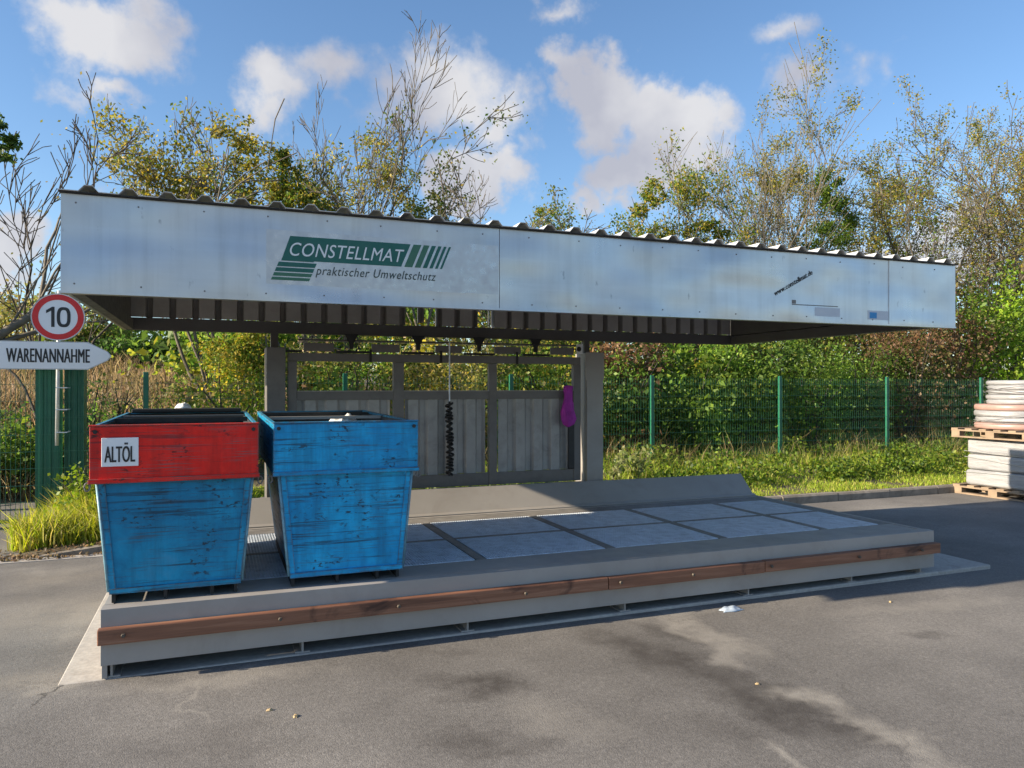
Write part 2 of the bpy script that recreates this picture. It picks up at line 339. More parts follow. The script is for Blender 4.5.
# ------------------------------------------------------------------ mesh helpers
COL = sc.collection
class MB:
    def __init__(s): s.v = []; s.f = []
    def add(s, vs, fs):
        o = len(s.v); s.v += [tuple(v) for v in vs]; s.f += [tuple(i + o for i in f) for f in fs]; return s
    def box(s, x0, x1, y0, y1, z0, z1):
        v = [(x0, y0, z0), (x1, y0, z0), (x1, y1, z0), (x0, y1, z0), (x0, y0, z1), (x1, y0, z1), (x1, y1, z1), (x0, y1, z1)]
        return s.add(v, [(0, 3, 2, 1), (4, 5, 6, 7), (0, 1, 5, 4), (1, 2, 6, 5), (2, 3, 7, 6), (3, 0, 4, 7)])
    def hexa(s, b, t):        # bottom four and top four points
        return s.add(list(b) + list(t), [(0, 3, 2, 1), (4, 5, 6, 7), (0, 1, 5, 4), (1, 2, 6, 5), (2, 3, 7, 6), (3, 0, 4, 7)])
    def prism(s, pts, axis, a, b):   # polygon (2d list) pushed along an axis
        n = len(pts)
        def P(p, t): return {'x': (t, p[0], p[1]), 'y': (p[0], t, p[1]), 'z': (p[0], p[1], t)}[axis]
        vs = [P(p, a) for p in pts] + [P(p, b) for p in pts]
        fs = [tuple(range(n - 1, -1, -1)), tuple(range(n, 2 * n))] + [(i, (i + 1) % n, (i + 1) % n + n, i + n) for i in range(n)]
        return s.add(vs, fs)
    def tube(s, pts, rad, sides=8, caps=True):
        pts = [Vector(p) for p in pts]; n = len(pts); rings = []
        rad = rad if hasattr(rad, '__len__') else [rad] * n; vs = []; fs = []
        for i, p in enumerate(pts):
            t = (pts[min(i + 1, n - 1)] - pts[max(i - 1, 0)]).normalized()
            u = t.cross(Vector((0, 0, 1)));
            if u.length < .05: u = t.cross(Vector((0, 1, 0)))
            u.normalize(); w = t.cross(u)
            for k in range(sides):
                a = 2 * pi * k / sides; vs.append(p + (u * math.cos(a) + w * math.sin(a)) * rad[i])
        for i in range(n - 1):
            for k in range(sides):
                fs.append((i * sides + k, i * sides + (k + 1) % sides, (i + 1) * sides + (k + 1) % sides, (i + 1) * sides + k))
        if caps: fs.append(tuple(range(sides - 1, -1, -1))); fs.append(tuple(range((n - 1) * sides, n * sides)))
        return s.add(vs, fs)
    def build(s, name, mat, parent=None, smooth=False, bevel=0, loc=None):
        me = bpy.data.meshes.new(name); me.from_pydata(s.v, [], s.f)
        bm = bmesh.new(); bm.from_mesh(me); bmesh.ops.recalc_face_normals(bm, faces=bm.faces); bm.to_mesh(me); bm.free()
        o = bpy.data.objects.new(name, me); COL.objects.link(o); me.materials.append(MATS[mat])
        if parent: o.parent = parent
        if smooth: me.polygons.foreach_set('use_smooth', [True] * len(me.polygons))
        if bevel:
            md = o.modifiers.new('bevel', 'BEVEL'); md.width = bevel; md.segments = 2; md.limit_method = 'ANGLE'
        if loc: o.location = loc
        return o
def tag(o, label=None, cat=None, group=None, kind=None):
    if label: o['label'] = label
    if cat: o['category'] = cat
    if group: o['group'] = group
    if kind: o['kind'] = kind
    return o
def empty(name, loc=(0, 0, 0)):
    o = bpy.data.objects.new(name, None); COL.objects.link(o); o.location = loc; return o
def share(src, name, parent, loc, rot=(0, 0, 0), scale=(1, 1, 1)):
    o = bpy.data.objects.new(name, src.data); COL.objects.link(o); o.parent = parent; o.location = loc; o.rotation_euler = rot; o.scale = scale
    for md in src.modifiers:
        if md.type == 'BEVEL':
            n = o.modifiers.new('bevel', 'BEVEL'); n.width = md.width; n.segments = md.segments; n.limit_method = 'ANGLE'
    return o
def raw_mesh(name, verts, nper, mat, tint=None, parent=None):
    """many separate n-gons in one mesh, fast; verts (k*nper,3)"""
    me = bpy.data.meshes.new(name); nv = len(verts); k = nv // nper
    me.vertices.add(nv); me.vertices.foreach_set('co', np.ascontiguousarray(verts, dtype=np.float32).ravel())
    me.loops.add(nv); me.loops.foreach_set('vertex_index', np.arange(nv, dtype=np.int32))
    me.polygons.add(k); me.polygons.foreach_set('loop_start', np.arange(0, nv, nper, dtype=np.int32))
    me.update(calc_edges=True)
    if tint is not None:
        a = me.attributes.new('tint', 'FLOAT_COLOR', 'POINT'); c = np.ones((nv, 4), np.float32); c[:, :3] = np.repeat(tint, nper, axis=0)
        a.data.foreach_set('color', c.ravel())
    me.materials.append(MATS[mat]); o = bpy.data.objects.new(name, me); COL.objects.link(o)
    if parent: o.parent = parent
    return o
def text(body, name, mat, parent, size, loc, rot=(R(90), 0, 0), sx=1.0, shear=0, bold=0, align='LEFT', spacing=1.0):
    cu = bpy.data.curves.new('lettering', 'FONT'); cu.body = body; cu.size = size; cu.extrude = .0012; cu.shear = shear; cu.offset = bold
    cu.align_x = align; cu.space_character = spacing; cu.resolution_u = 4
    t = bpy.data.objects.new('lettering', cu); COL.objects.link(t)
    dg = bpy.context.evaluated_depsgraph_get(); me = bpy.data.meshes.new_from_object(t.evaluated_get(dg))
    bpy.data.objects.remove(t); bpy.data.curves.remove(cu)
    me.materials.clear(); me.materials.append(MATS[mat])
    o = bpy.data.objects.new(name, me); COL.objects.link(o); o.parent = parent; o.location = loc; o.rotation_euler = rot; o.scale = (sx, 1, 1)
    return o

# ------------------------------------------------------------------ terrain and paving
KERB_Y = 8.45; FENCE_Y = 10.6
def sstep(a, b, x):
    t = np.clip((x - a) / (b - a), 0, 1); return t * t * (3 - 2 * t)
def terrain_z(x, y):
    x = np.asarray(x, float); y = np.asarray(y, float)
    right = .10 + .18 * sstep(8.7, 10.4, y) + .35 * sstep(10.8, 15, y) + 1.0 * sstep(15, 30, y) + 1.5 * sstep(30, 70, y)
    left = .0 + 1.3 * sstep(13.2, 16.5, y) + 1.1 * sstep(16.5, 24, y) + 1.0 * sstep(24, 60, y)
    mid = .05 + .2 * sstep(8.7, 10.4, y) + 1.2 * sstep(11, 17, y) + 1.0 * sstep(17, 26, y) + 1.0 * sstep(26, 60, y)
    w1 = sstep(-2.1, -1.2, x); w2 = sstep(1.5, 5, x)
    z = (left * (1 - w1) + mid * w1) * (1 - w2) + right * w2
    z = z + .05 * np.sin(x * 1.7 + y * .9) * sstep(9, 11, y) + .03 * np.sin(x * 4.1 - y * 2.3) * sstep(9, 10, y)
    road = (1 - sstep(-2.2, -1.4, x)) * (1 - sstep(12.4, 13.4, y))
    z = z * (1 - road) - .03 * road
    return np.where(y < KERB_Y + .06, -.03, z)
def build_ground():
    xs = np.concatenate([[-1500, -400, -120, -60, -40], np.arange(-28, 34, .5), [40, 60, 120, 400, 1500]])
    ys = np.concatenate([[-1500, -300, -40, 0, KERB_Y - .2, KERB_Y + .05, KERB_Y + .09], np.arange(8.7, 34, .4), [36, 40, 46, 54, 64, 80, 140, 400, 1500]])
    X, Y = np.meshgrid(xs, ys); Z = terrain_z(X, Y)
    v = np.stack([X, Y, Z], -1).reshape(-1, 3); n = len(xs); f = [(j * n + i, j * n + i + 1, (j + 1) * n + i + 1, (j + 1) * n + i) for j in range(len(ys) - 1) for i in range(n - 1)]
    b = MB(); b.v = [tuple(p) for p in v]; b.f = f
    return tag(b.build('ground', 'soil', smooth=True), kind='structure')
build_ground()
b = MB(); b.add([(-80, -60, 0), (80, -60, 0), (80, KERB_Y, 0), (-80, KERB_Y, 0)], [(0, 1, 2, 3)])
b.add([(-30, KERB_Y, 0), (-1.75, KERB_Y, 0), (-1.9, 12.6, 0), (-30, 12.6, 0)], [(0, 1, 2, 3)])
tag(b.build('asphalt_yard', 'asphalt'), kind='structure')
# channel strip of pale paving along the kerb
b = MB(); b.box(-14, -.9, KERB_Y - .16, KERB_Y - .01, -.02, .006); tag(b.build('gutter', 'concrete'), kind='structure')
kerb = empty('kerb', (0, KERB_Y, 0)); tag(kerb, kind='structure')
def kerb_profile(h): return [(0, -.05), (.0, h - .025), (.022, h), (.12, h), (.12, -.05)]
b = MB(); b.prism(kerb_profile(.12), 'x', 0, .985); ks0 = b.build('kerb_stone', 'kerb_concrete', kerb, loc=(-.62, 0, 0))
for i in range(1, 24): share(ks0, 'kerb_stone', kerb, (-.62 + i * 1.0, random.uniform(-.006, .006), random.uniform(-.006, .004)), (0, 0, random.uniform(-.004, .004)))
# ramped kerb stone that drops towards the gate
b = MB(); b.hexa([(-1.62, 0, -.05), (-.64, 0, -.05), (-.64, .12, -.05), (-1.62, .12, -.05)], [(-1.62, 0, .01), (-.64, 0, .12), (-.64, .12, .12), (-1.62, .12, .01)]); b.build('kerb_stone', 'kerb_concrete', kerb)

# concrete slab below the platform
b = MB(); b.hexa([(-.82, 4.80, -.05), (6.55, 4.80, -.05), (6.55, 7.95, -.05), (-.82, 7.95, -.05)], [(-.82, 4.80, .0025), (6.55, 4.80, .038), (6.55, 7.95, .038), (-.82, 7.95, .0025)]); slab = tag(b.build('concrete_slab', 'concrete', bevel=.012), kind='structure')

# ------------------------------------------------------------------ storage platform
PX0, PX1, PF = -.60, 5.82, 4.785
TOP = .40
plat = tag(empty('storage_platform', (0, 0, 0)), 'long low grey steel collecting platform with timber bumper and grating deck', 'platform')
b = MB(); b.prism([(PF, .085), (PF, TOP), (PF + .05, TOP + .004), (PF + .11, TOP - .002), (PF + .11, TOP - .03), (PF + .012, TOP - .03), (PF + .012, .085)], 'x', PX0, PX1); b.build('front_beam', 'grey_paint', plat)
b = MB(); b.box(PX0 + .003, PX0 + .05, PF + .115, 7.12, .008, TOP - .002); b.box(PX0 + .004, PX0 + .03, PF + .014, PF + .114, .008, TOP - .032); b.build('end_beam', 'grey_paint', plat)  # left beam dropped and carried forward to block low sun under the deck
b = MB(); b.box(PX1 - .05, PX1 - .003, PF + .115, 7.12, .085, TOP - .002); b.build('end_beam', 'grey_paint', plat)
b = MB(); b.box(PX0 + .06, PX1 - .06, 7.03, 7.10, .085, TOP - .003); b.build('rear_beam', 'grey_paint', plat)
# sloping splash panel along the rear
b = MB(); b.prism([(7.10, TOP - .02), (7.13, TOP + .004), (7.36, .622), (7.375, .622), (7.375, .60), (7.16, TOP - .04)], 'x', PX0 + .02, PX1 - .02); b.build('splash_panel', 'grey_paint', plat)
b = MB(); b.prism([(7.085, TOP), (7.085, TOP + .006), (7.12, TOP + .022), (7.13, TOP)], 'x', PX0 + .02, PX1 - .02); b.build('splash_panel_lip', 'grey_paint', plat)
# deck: front plate, strips and gratings
b = MB(); b.box(PX0 + .055, PX1 - .055, PF + .115, 5.20, TOP - .03, TOP - .006); b.build('deck_plate', 'grey_paint', plat)
b = MB(); b.box(PX0 + .055, PX1 - .055, 6.80, 7.03, TOP - .03, TOP - .006); b.build('deck_plate', 'deck_strip', plat)
cols = [(-.50, .70), (.79, 1.75), (1.85, 2.82), (2.92, 3.88), (3.98, 4.95), (5.05, 5.64)]
rows = [(5.22, 5.96), (6.02, 6.78)]
strips = [(PX0 + .056, -.52)] + [(cols[i][1] + .015, cols[i + 1][0] - .015) for i in range(5)] + [(5.655, PX1 - .056)]
for x0, x1 in strips:
    b = MB(); b.box(x0, x1, 5.203, 6.797, TOP - .04, TOP - .004); b.build('deck_strip', 'deck_strip', plat)
for x0, x1 in cols:
    b = MB(); b.box(x0 - .012, x1 + .012, 5.966, 6.014, TOP - .05, TOP - .002); b.build('deck_strip', 'deck_strip', plat)
def grating(w, d):
    b = MB(); zt = -.004; t = .004
    n = int(round(w / .0215))
    for i in range(n + 1):
        x = i * w / n; b.box(x - .0026, x + .0026, 0, d, zt - .03, zt)
    m = int(round(d / .038))
    for j in range(m + 1):
        y = j * d / m; b.box(0, w, y - .003, y + .003, zt - .009, zt - .0012)
    b.box(-.004, w + .004, -.005, .0, zt - .032, zt - .004); b.box(-.004, w + .004, d, d + .005, zt - .032, zt - .004)
    return b
gcache = {}
for x0, x1 in cols:
    for y0, y1 in rows:
        k = (round(x1 - x0, 3), round(y1 - y0, 3))
        if k in gcache: share(gcache[k], 'grating', plat, (x0, y0, TOP))
        else: gcache[k] = grating(x1 - x0, y1 - y0).build('grating', 'galv', plat, loc=(x0, y0, TOP))
# tray under the gratings
b = MB(); b.box(PX0 + .06, PX1 - .06, PF + .12, 7.02, .095, .115); b.build('sump_tray', 'dark_frame', plat)
# timber bumper
for x0, x1 in ((PX0 - .012, 2.585), (2.59, 3.955), (3.96, PX1 + .012)):
    b = MB(); b.box(0, x1 - x0, -.058, -.003, .214, .302); b.build('bumper_plank', 'oiled_timber', plat, bevel=.006, loc=(x0, PF, random.uniform(-.002, .002)))
b = MB(); b.tube([(0, 0, 0), (0, -.014, 0)], [.013, .010], 6); bolt0 = None
for x, z in ((-.48, 0.263), (.36, 0.261), (1.08, 0.261), (1.95, 0.256), (2.68, 0.261), (3.29, 0.261), (4.01, 0.261), (4.9, 0.261), (5.6, 0.261)):
    if bolt0 is None: bolt0 = b.build('bolt', 'bolt_metal', plat, loc=(x, PF - .066, z))
    else: share(bolt0, 'bolt', plat, (x, PF - .066, z))
# feet: short I sections
def foot():
    b = MB(); b.box(-.045, .045, 0, .30, 0, .010); b.box(-.045, .045, 0, .30, .078, .088); b.box(-.006, .006, .002, .298, .010, .078); return b
ft0 = None
for x, y in [(v, PF + .03) for v in (-.55, .50, 1.57, 2.77, 3.87, 4.92, 5.70)] + [(v, 6.7) for v in (-.55, 1.57, 3.87, 5.70)]:
    zs = .0025 + .0355 * (x + .87) / 7.42 + .001; k = (.0845 - zs) / .088
    if ft0 is None: ft0 = foot().build('foot', 'grey_paint', plat, loc=(x, y, zs)); ft0.scale = (1, 1, k)
    else: share(ft0, 'foot', plat, (x, y, zs), scale=(1, 1, k))

# ------------------------------------------------------------------ canopy
C0, C1, CF, CR = -.80, 6.08, 4.785, 7.80
ZB, ZT = 2.183, 2.722
can = tag(empty('canopy', (0, 0, 0)), 'wide flat canopy with aluminium fascia and corrugated roof over the platform', 'canopy')
fas = []
for x0, x1, y in ((C0, 1.782, CF), (1.786, 5.305, CF), (5.30, C1, CF - .006)):
    b = MB(); b.box(x0, x1, y, y + .022, ZB, ZT); fas.append(b.build('fascia_panel', 'aluminium', can))
b = MB(); b.box(C0 - .004, C1 + .004, CF - .012, CF + .05, ZB - .014, ZB - .001); b.build('fascia_edge_trim', 'aluminium', can)
for x0 in (C0, C1 - .022):
    b = MB(); b.box(x0, x0 + .022, CF + .026, CR + .09, ZB, ZT); b.build('side_fascia', 'aluminium', can)
for x0 in (C0 + .025, C1 - .085):
    b = MB(); b.box(x0, x0 + .06, CF + .10, CR - .003, ZB + .002, ZB + .10); b.build('side_beam', 'dark_frame', can)
    b = MB(); b.box(x0 + .001, x0 + .04, CF + .10, CR - .003, ZB + .11, ZT - .05); b.build('side_lining', 'dark_frame', can)
b = MB(); b.box(C0 + .025, C1 - .025, CF + .03, CF + .09, ZB + .002, ZB + .09); b.build('front_beam', 'dark_frame', can)
b = MB(); b.box(C0 + .025, C1 - .025, CR, CR + .08, ZB + .0, ZB + .115); b.build('rear_beam', 'dark_frame', can)
for i in range(1, 7):
    x = C0 + (C1 - C0) * i / 7; b = MB(); b.box(x - .04, x + .04, CF + .10, CR - .003, ZT - .16, ZT - .02); b.build('rafter', 'dark_frame', can)
def trapezoid(x0, x1, pitch, crest, base, h, phase=0):
    """open profile points (x, offset)"""
    pts = []; x = x0 - phase
    fl = (pitch - crest - base) / 2
    while x < x1:
        for dx, o in ((0, 0), (base, 0), (base + fl, h), (base + fl + crest, h)): pts.append((x + dx, o))
        x += pitch
    pts.append((x, 0))
    pts = [p for p in pts if x0 <= p[0] <= x1]
    return pts
# roof sheets (three lengths side by side)
PITCH = .2
roof_pts = trapezoid(C0 - .01, C1 + .01, PITCH, .04, .10, .034, phase=.0)
zr = ZT + .012
def sheet(pts, y0, y1, z, t=.0035):
    n = len(pts); vs = []
    for (x, o) in pts: vs += [(x, y0, z + o), (x, y1, z + o), (x, y0, z + o - t), (x, y1, z + o - t)]
    fs = []
    for i in range(n - 1):
        a = i * 4; c = a + 4; fs += [(a, c, c + 1, a + 1), (a + 2, a + 3, c + 3, c + 2), (a, a + 2, c + 2, c), (a + 1, c + 1, c + 3, a + 3)]
    fs += [(0, 1, 3, 2), ((n - 1) * 4, (n - 1) * 4 + 2, (n - 1) * 4 + 3, (n - 1) * 4 + 1)]
    return MB().add(vs, fs)
sheet(roof_pts, CF - .045, CR + .1, zr).build('roof_sheet', 'roof_steel', can)
b = MB(); b.box(C0 - .008, C1 + .008, CF - .03, CF + .03, ZT + .0015, ZT + .0075); b.build('roof_edge_trim', 'dark_trim', can)
# rear apron of corrugated sheet, seen from inside, with two notches where the hangers pass
def v_sheet(x0, x1, z0, z1, y, pitch=.2, h=.035, crest=.11, base=.04, t=.003, phase=0):
    pts = trapezoid(x0, x1, pitch, crest, base, h, phase); vs = []; fs = []; n = len(pts)
    for (x, o) in pts: vs += [(x, y - o, z0), (x, y - o, z1), (x, y - o + t, z0), (x, y - o + t, z1)]
    for i in range(n - 1):
        a = i * 4; c = a + 4; fs += [(a, a + 1, c + 1, c), (a + 2, c + 2, c + 3, a + 3), (a, c, c + 2, a + 2), (a + 1, a + 3, c + 3, c + 1)]
    return MB().add(vs, fs)
na0, na1 = at_y(406, 324, 7.9).x, at_y(424, 324, 7.9).x; nb0, nb1 = at_y(480, 324, 7.9).x, at_y(489, 324, 7.9).x
zN = ZB + .15
segs = [(C0 + .03, na0, ZB + .118), (na0, na1, zN), (na1, nb0, ZB + .118), (nb0, nb1, zN), (nb1, C1 - .03, ZB + .118)]
for i, (x0, x1, z0) in enumerate(segs): v_sheet(x0, x1, z0, ZT - .005, CR + .07, h=.085, crest=.135, base=.035, phase=(x0 - C0) % .2).build('rear_apron_sheet', 'apron_sheet', can)
# posts at the rear with brackets up to the beam
PL0, PL1, PR0, PR1 = .45, .625, 3.885, 4.09
PY0, PY1 = 7.60, 7.90
for x0, x1 in ((PL0, PL1), (PR0, PR1)):
    b = MB(); b.box(x0, x1, PY0, PY1, .046, 2.035); b.build('post', 'frame_paint' if x0 < 1 else 'grey_paint', can, bevel=.006)  # right post in lighter paint, standing in for the stronger light on it
    xm = (x0 + x1) / 2; b = MB(); b.box(xm - .035, xm + .035, PY0 + .20, PY0 + .28, 2.036, ZB - .001); b.build('bracket', 'dark_frame', can)
    b = MB(); b.box(x0 - .05, x1 + .05, PY0 - .04, PY1 + .04, .0455, .058); b.build('base_plate', 'frame_paint', can)
b = MB(); b.box(PR0 - .02, PR1 + .004, PY0 - .012, PY0 - .002, 1.735, 2.04); b.build('cover_plate', 'grey_paint', can)

rv0 = None
for k, x in enumerate(np.arange(C0 + .06, C1 - .03, .345)):
    for z in (ZB + .035, ZT - .045):
        p = (float(x) + random.uniform(-.02, .02), CF - .0005, z + random.uniform(-.006, .006))
        if rv0 is None: rv0 = MB().tube([(0, 0, 0), (0, -.004, 0)], [.0055, .004], 6).build('rivet', 'frame_paint', can, loc=p)
        else: share(rv0, 'rivet', can, (p[0], p[1] - (.006 if p[0] > 5.3 else 0), p[2]))
# lettering on the fascia
FYT = CF - .0025
logo = tag(MB().prism([(at_y(290, 237, CF).x, 2.573), (at_y(410.5, 246, CF).x, 2.573), (at_y(401, 266, CF).x, 2.425), (at_y(314, 259, CF).x, 2.425), (at_y(314, 259, CF).x - .005, 2.42), (at_y(281, 258.5, CF).x, 2.42)], 'y', FYT, CF - .0003).build('logo_panel', 'logo_green', fas[0]))
lx0 = at_y(290, 237, CF).x
MB().box(at_y(266, 240, CF).x, 1.776, CF - .0002, CF + .001, 2.275, 2.605).build('backing_film', 'alu_film', fas[0])
SL = (at_y(290, 237, CF).x - at_y(271, 279, CF).x) / (2.573 - 2.305)
def slant(xtop, ztop, z): return xtop - SL * (ztop - z)
zz = 2.412
for i, hgt in enumerate((.027, .024, .021, .018)):
    z1 = zz; z0 = zz - hgt; w = .225
    xa = slant(lx0, 2.573, z1); xb = slant(lx0, 2.573, z0)
    MB().prism([(xa, z1), (xa + w, z1), (xb + w, z0), (xb, z0)], 'y', FYT, CF - .0003).build('logo_stripe', 'logo_green' if i < 2 else 'logo_green_pale', fas[0]); zz = z0 - .007
bx = at_y(413.5, 247, CF).x
for i, w in enumerate((.052, .038, .028, .022, .018, .014)):
    MB().prism([(bx, 2.573), (bx + w, 2.573), (slant(bx + w, 2.573, 2.425), 2.425), (slant(bx, 2.573, 2.425), 2.425)], 'y', FYT, CF - .0003).build('logo_stripe', 'logo_green_pale' if i < 2 else 'logo_green', fas[0]); bx += w + .016
FR = (R(90), 0, 0)
tx = text('CONSTELLMAT', 'lettering', 'logo_white', fas[0], .118, (slant(lx0, 2.573, 2.452) + .035, FYT - .0015, 2.453), FR, 1.0, .28, .0, spacing=1.06)
wx = max(v.co.x for v in tx.data.vertices); tx.scale.x = (at_y(404, 258, CF).x - tx.location.x) / wx
tx = text('praktischer Umweltschutz', 'lettering', 'logo_text', fas[0], .078, (at_y(315.5, 274, CF).x, FYT, 2.345), FR, 1.0, .28, .0, spacing=1.1)
wx = max(v.co.x for v in tx.data.vertices); tx.scale.x = (at_y(436, 282, CF).x - tx.location.x) / wx
p0 = at_y(775, 296, CF); p1 = at_y(813, 274, CF); ang = math.atan2(p1.z - p0.z, p1.x - p0.x)
tx = text('www.constellmat.de', 'lettering', 'sign_black', fas[1], .058, (p0.x, FYT, p0.z), (R(90), -ang, 0), 1.0, .2, .0)
wx = max(v.co.x for v in tx.data.vertices); tx.scale.x = (p1 - p0).length / wx
MB().box(at_y(868, 314, CF).x, at_y(888, 314, CF).x, FYT, CF - .0003, 2.215, 2.29).build('sticker', 'sticker_grey', fas[1])
MB().box(at_y(869.5, 314, CF).x, at_y(876.5, 314, CF).x, FYT - .002, FYT - .0005, 2.225, 2.275).build('sticker', 'sticker_blue', fas[1])
MB().box(at_y(792, 303, CF).x, at_y(838, 303, CF).x, FYT + .001, CF - .0003, 2.305, 2.312).build('sticker', 'frame_paint', fas[1])
MB().box(at_y(792, 303, CF).x, at_y(796, 303, CF).x, FYT + .001, CF - .0003, 2.315, 2.345).build('sticker', 'frame_paint', fas[1])
MB().box(at_y(815, 303, CF).x, at_y(840, 303, CF).x, FYT + .001, CF - .0003, 2.225, 2.295).build('sticker', 'sticker_grey', fas[1])

# ------------------------------------------------------------------ sliding partition between the posts
par = tag(empty('partition_wall', (0, 0, 0)), 'dark grey framed partition of corrugated sheets under open bays between posts', 'partition')
QY0, QY1 = 7.64, 7.70
x_l, x_r = .65, 3.825
b = MB(); b.box(x_l, x_r, QY0, QY1, 1.905, 1.985); b.build('top_rail', 'frame_paint', par, bevel=.004)
muls = [(.65, .735), (1.69, 1.80), (2.73, 2.82), (3.735, 3.825)]
for x0, x1 in muls:
    b = MB(); b.box(x0, x1, QY0 - .004, QY1 - .004, .60, 1.903); b.build('mullion', 'frame_paint', par, bevel=.004)
for i in range(3):
    x0, x1 = muls[i][1] + .001, muls[i + 1][0] - .001
    b = MB(); b.box(x0, x1, QY0 + .004, QY1 - .008, 1.52, 1.612); b.build('middle_rail', 'frame_paint', par)
    b = MB(); b.box(x0, x1, QY0 + .004, QY1 - .008, .60, .73); b.build('bottom_rail', 'frame_paint', par)
    b = MB(); b.box(x0, x1, QY0 - .004, QY0 + .003, 1.605, 1.614); b.build('rail_edge', 'grey_paint', par)
    v_sheet(x0, x1, .732, 1.519, QY1 - .004, .21, .035, .10, .05, phase=.03 * i).build('corrugated_sheet', 'sheet_inner', par)
b = MB(); b.box(.40, 4.1, QY0 - .03, QY1 + .03, .30, .58); b.build('sill', 'frame_paint', par)
# running rail with hangers above
b = MB(); b.box(.75, 3.84, QY0, QY0 + .03, 2.108, 2.124); b.build('running_rail', 'dark_frame', par)
b = MB(); b.box(.75, 3.80, QY0 - .004, QY0 - .001, 2.098, 2.104); b.build('running_rail', 'grey_paint', par)
for px0, px1, z0, z1 in ((304, 334, 2.005, 2.085), (372, 400, 2.005, 2.085), (436, 462, 2.01, 2.085), (495, 521, 2.01, 2.085), (551, 574, 2.01, 2.09)):
    b = MB(); b.box(at_y(px0, 350, QY0).x, at_y(px1, 350, QY0).x, QY0 + .005, QY0 + .03, z0, z1); b.build('carriage', 'frame_paint', par)
for px0, px1 in ((286, 302), (336, 371), (402, 434), (464, 494), (523, 549)):
    b = MB(); b.box(at_y(px0, 352, QY0).x, at_y(px1, 352, QY0).x, QY0 - .02, QY0 + .02, 1.99, 2.012); b.build('carriage', 'dark_trim', par)
for px in (351, 417.6, 478.5, 535):
    x = at_y(px, 345, QY0).x
    b = MB(); b.prism([(x - .07, 2.18), (x + .07, 2.18), (x + .022, 2.09), (x + .02, 2.03), (x - .02, 2.03), (x - .022, 2.09)], 'y', QY0 - .03, QY0 - .008); b.build('hanger', 'dark_trim', par)
for px in (370.5, 441, 517):
    x = at_y(px, 357, QY0).x; b = MB(); b.box(x - .012, x + .012, QY0 - .01, QY0 - .001, 1.90, 2.03); b.build('clip', 'dark_trim', par)
b = MB(); b.box(3.77, 3.84, QY0 - .02, QY0 - .002, 2.02, 2.13); b.build('end_stop', 'white_sign', par)
b = MB(); b.tube([(3.79, QY0 - .024, 2.075), (3.79, QY0 - .032, 2.075)], .028, 10); b.build('end_stop_roller', 'dark_trim', par)
# hanging rod with the spiral cable
hs = tag(empty('spiral_cable', (at_y(449, 440, 7.6).x, 7.58, .72)), 'black coiled cable hanging on a thin rod before the partition', 'cable')
b = MB(); b.tube([(0, 0, .77), (0, .0, 1.40)], .008, 6); b.build('rod', 'galv', hs)
pts = []; rr = []
for i in range(17 * 14 + 1):
    a = 2 * pi * i / 14; q = i / (17 * 14); pts.append(((.031 + .005 * math.sin(i * .11)) * math.cos(a) + .006 * math.sin(q * 5), .033 * math.sin(a), .75 * (q + .018 * math.sin(q * 19)) + .012)); rr.append(.0125)
b = MB(); b.tube(pts, rr, 5); b.build('coil', 'rubber_black', hs, smooth=True)
b = MB(); b.tube([(0, 0, .0), (0, 0, .78)], .012, 6); b.build('core', 'rubber_black', hs)
# purple bag and black cable on the right bay
def lathe(prof, seg=14, fx=1, fy=1, wob=0):
    b = MB(); vs = []; fs = []; n = len(prof)
    for j, (r, z) in enumerate(prof):
        for k in range(seg):
            a = 2 * pi * k / seg; q = r * (1 + wob * math.sin(k * 2.3 + j * 1.1) + wob * .6 * math.sin(k * 5.1 + j * .6)); vs.append((q * fx * math.cos(a), q * fy * math.sin(a), z))
    for j in range(n - 1):
        for k in range(seg): fs.append((j * seg + k, j * seg + (k + 1) % seg, (j + 1) * seg + (k + 1) % seg, (j + 1) * seg + k))
    fs.append(tuple(range(seg - 1, -1, -1))); fs.append(tuple(range((n - 1) * seg, n * seg))); return b.add(vs, fs)
bg = at_y(568, 400, 7.59)
bag = lathe([(.012, 0), (.055, .03), (.075, .09), (.07, .17), (.055, 0.261), (.045, .33), (.05, .40), (.045, .45), (.015, .465)], 20, 1, .5, .30).build('purple_bag', 'purple_cloth', None, smooth=True, loc=(bg.x, 7.585, 1.205))
tag(bag, 'crumpled purple cloth bag hanging on the partition by the right post', 'bag')
b = MB(); b.box(3.655, 3.73, 7.60, 7.632, .735, 1.25); tag(b.build('black_tube', 'rubber_black', None, bevel=.008), 'flat black strap below the purple bag on the partition', 'strap')

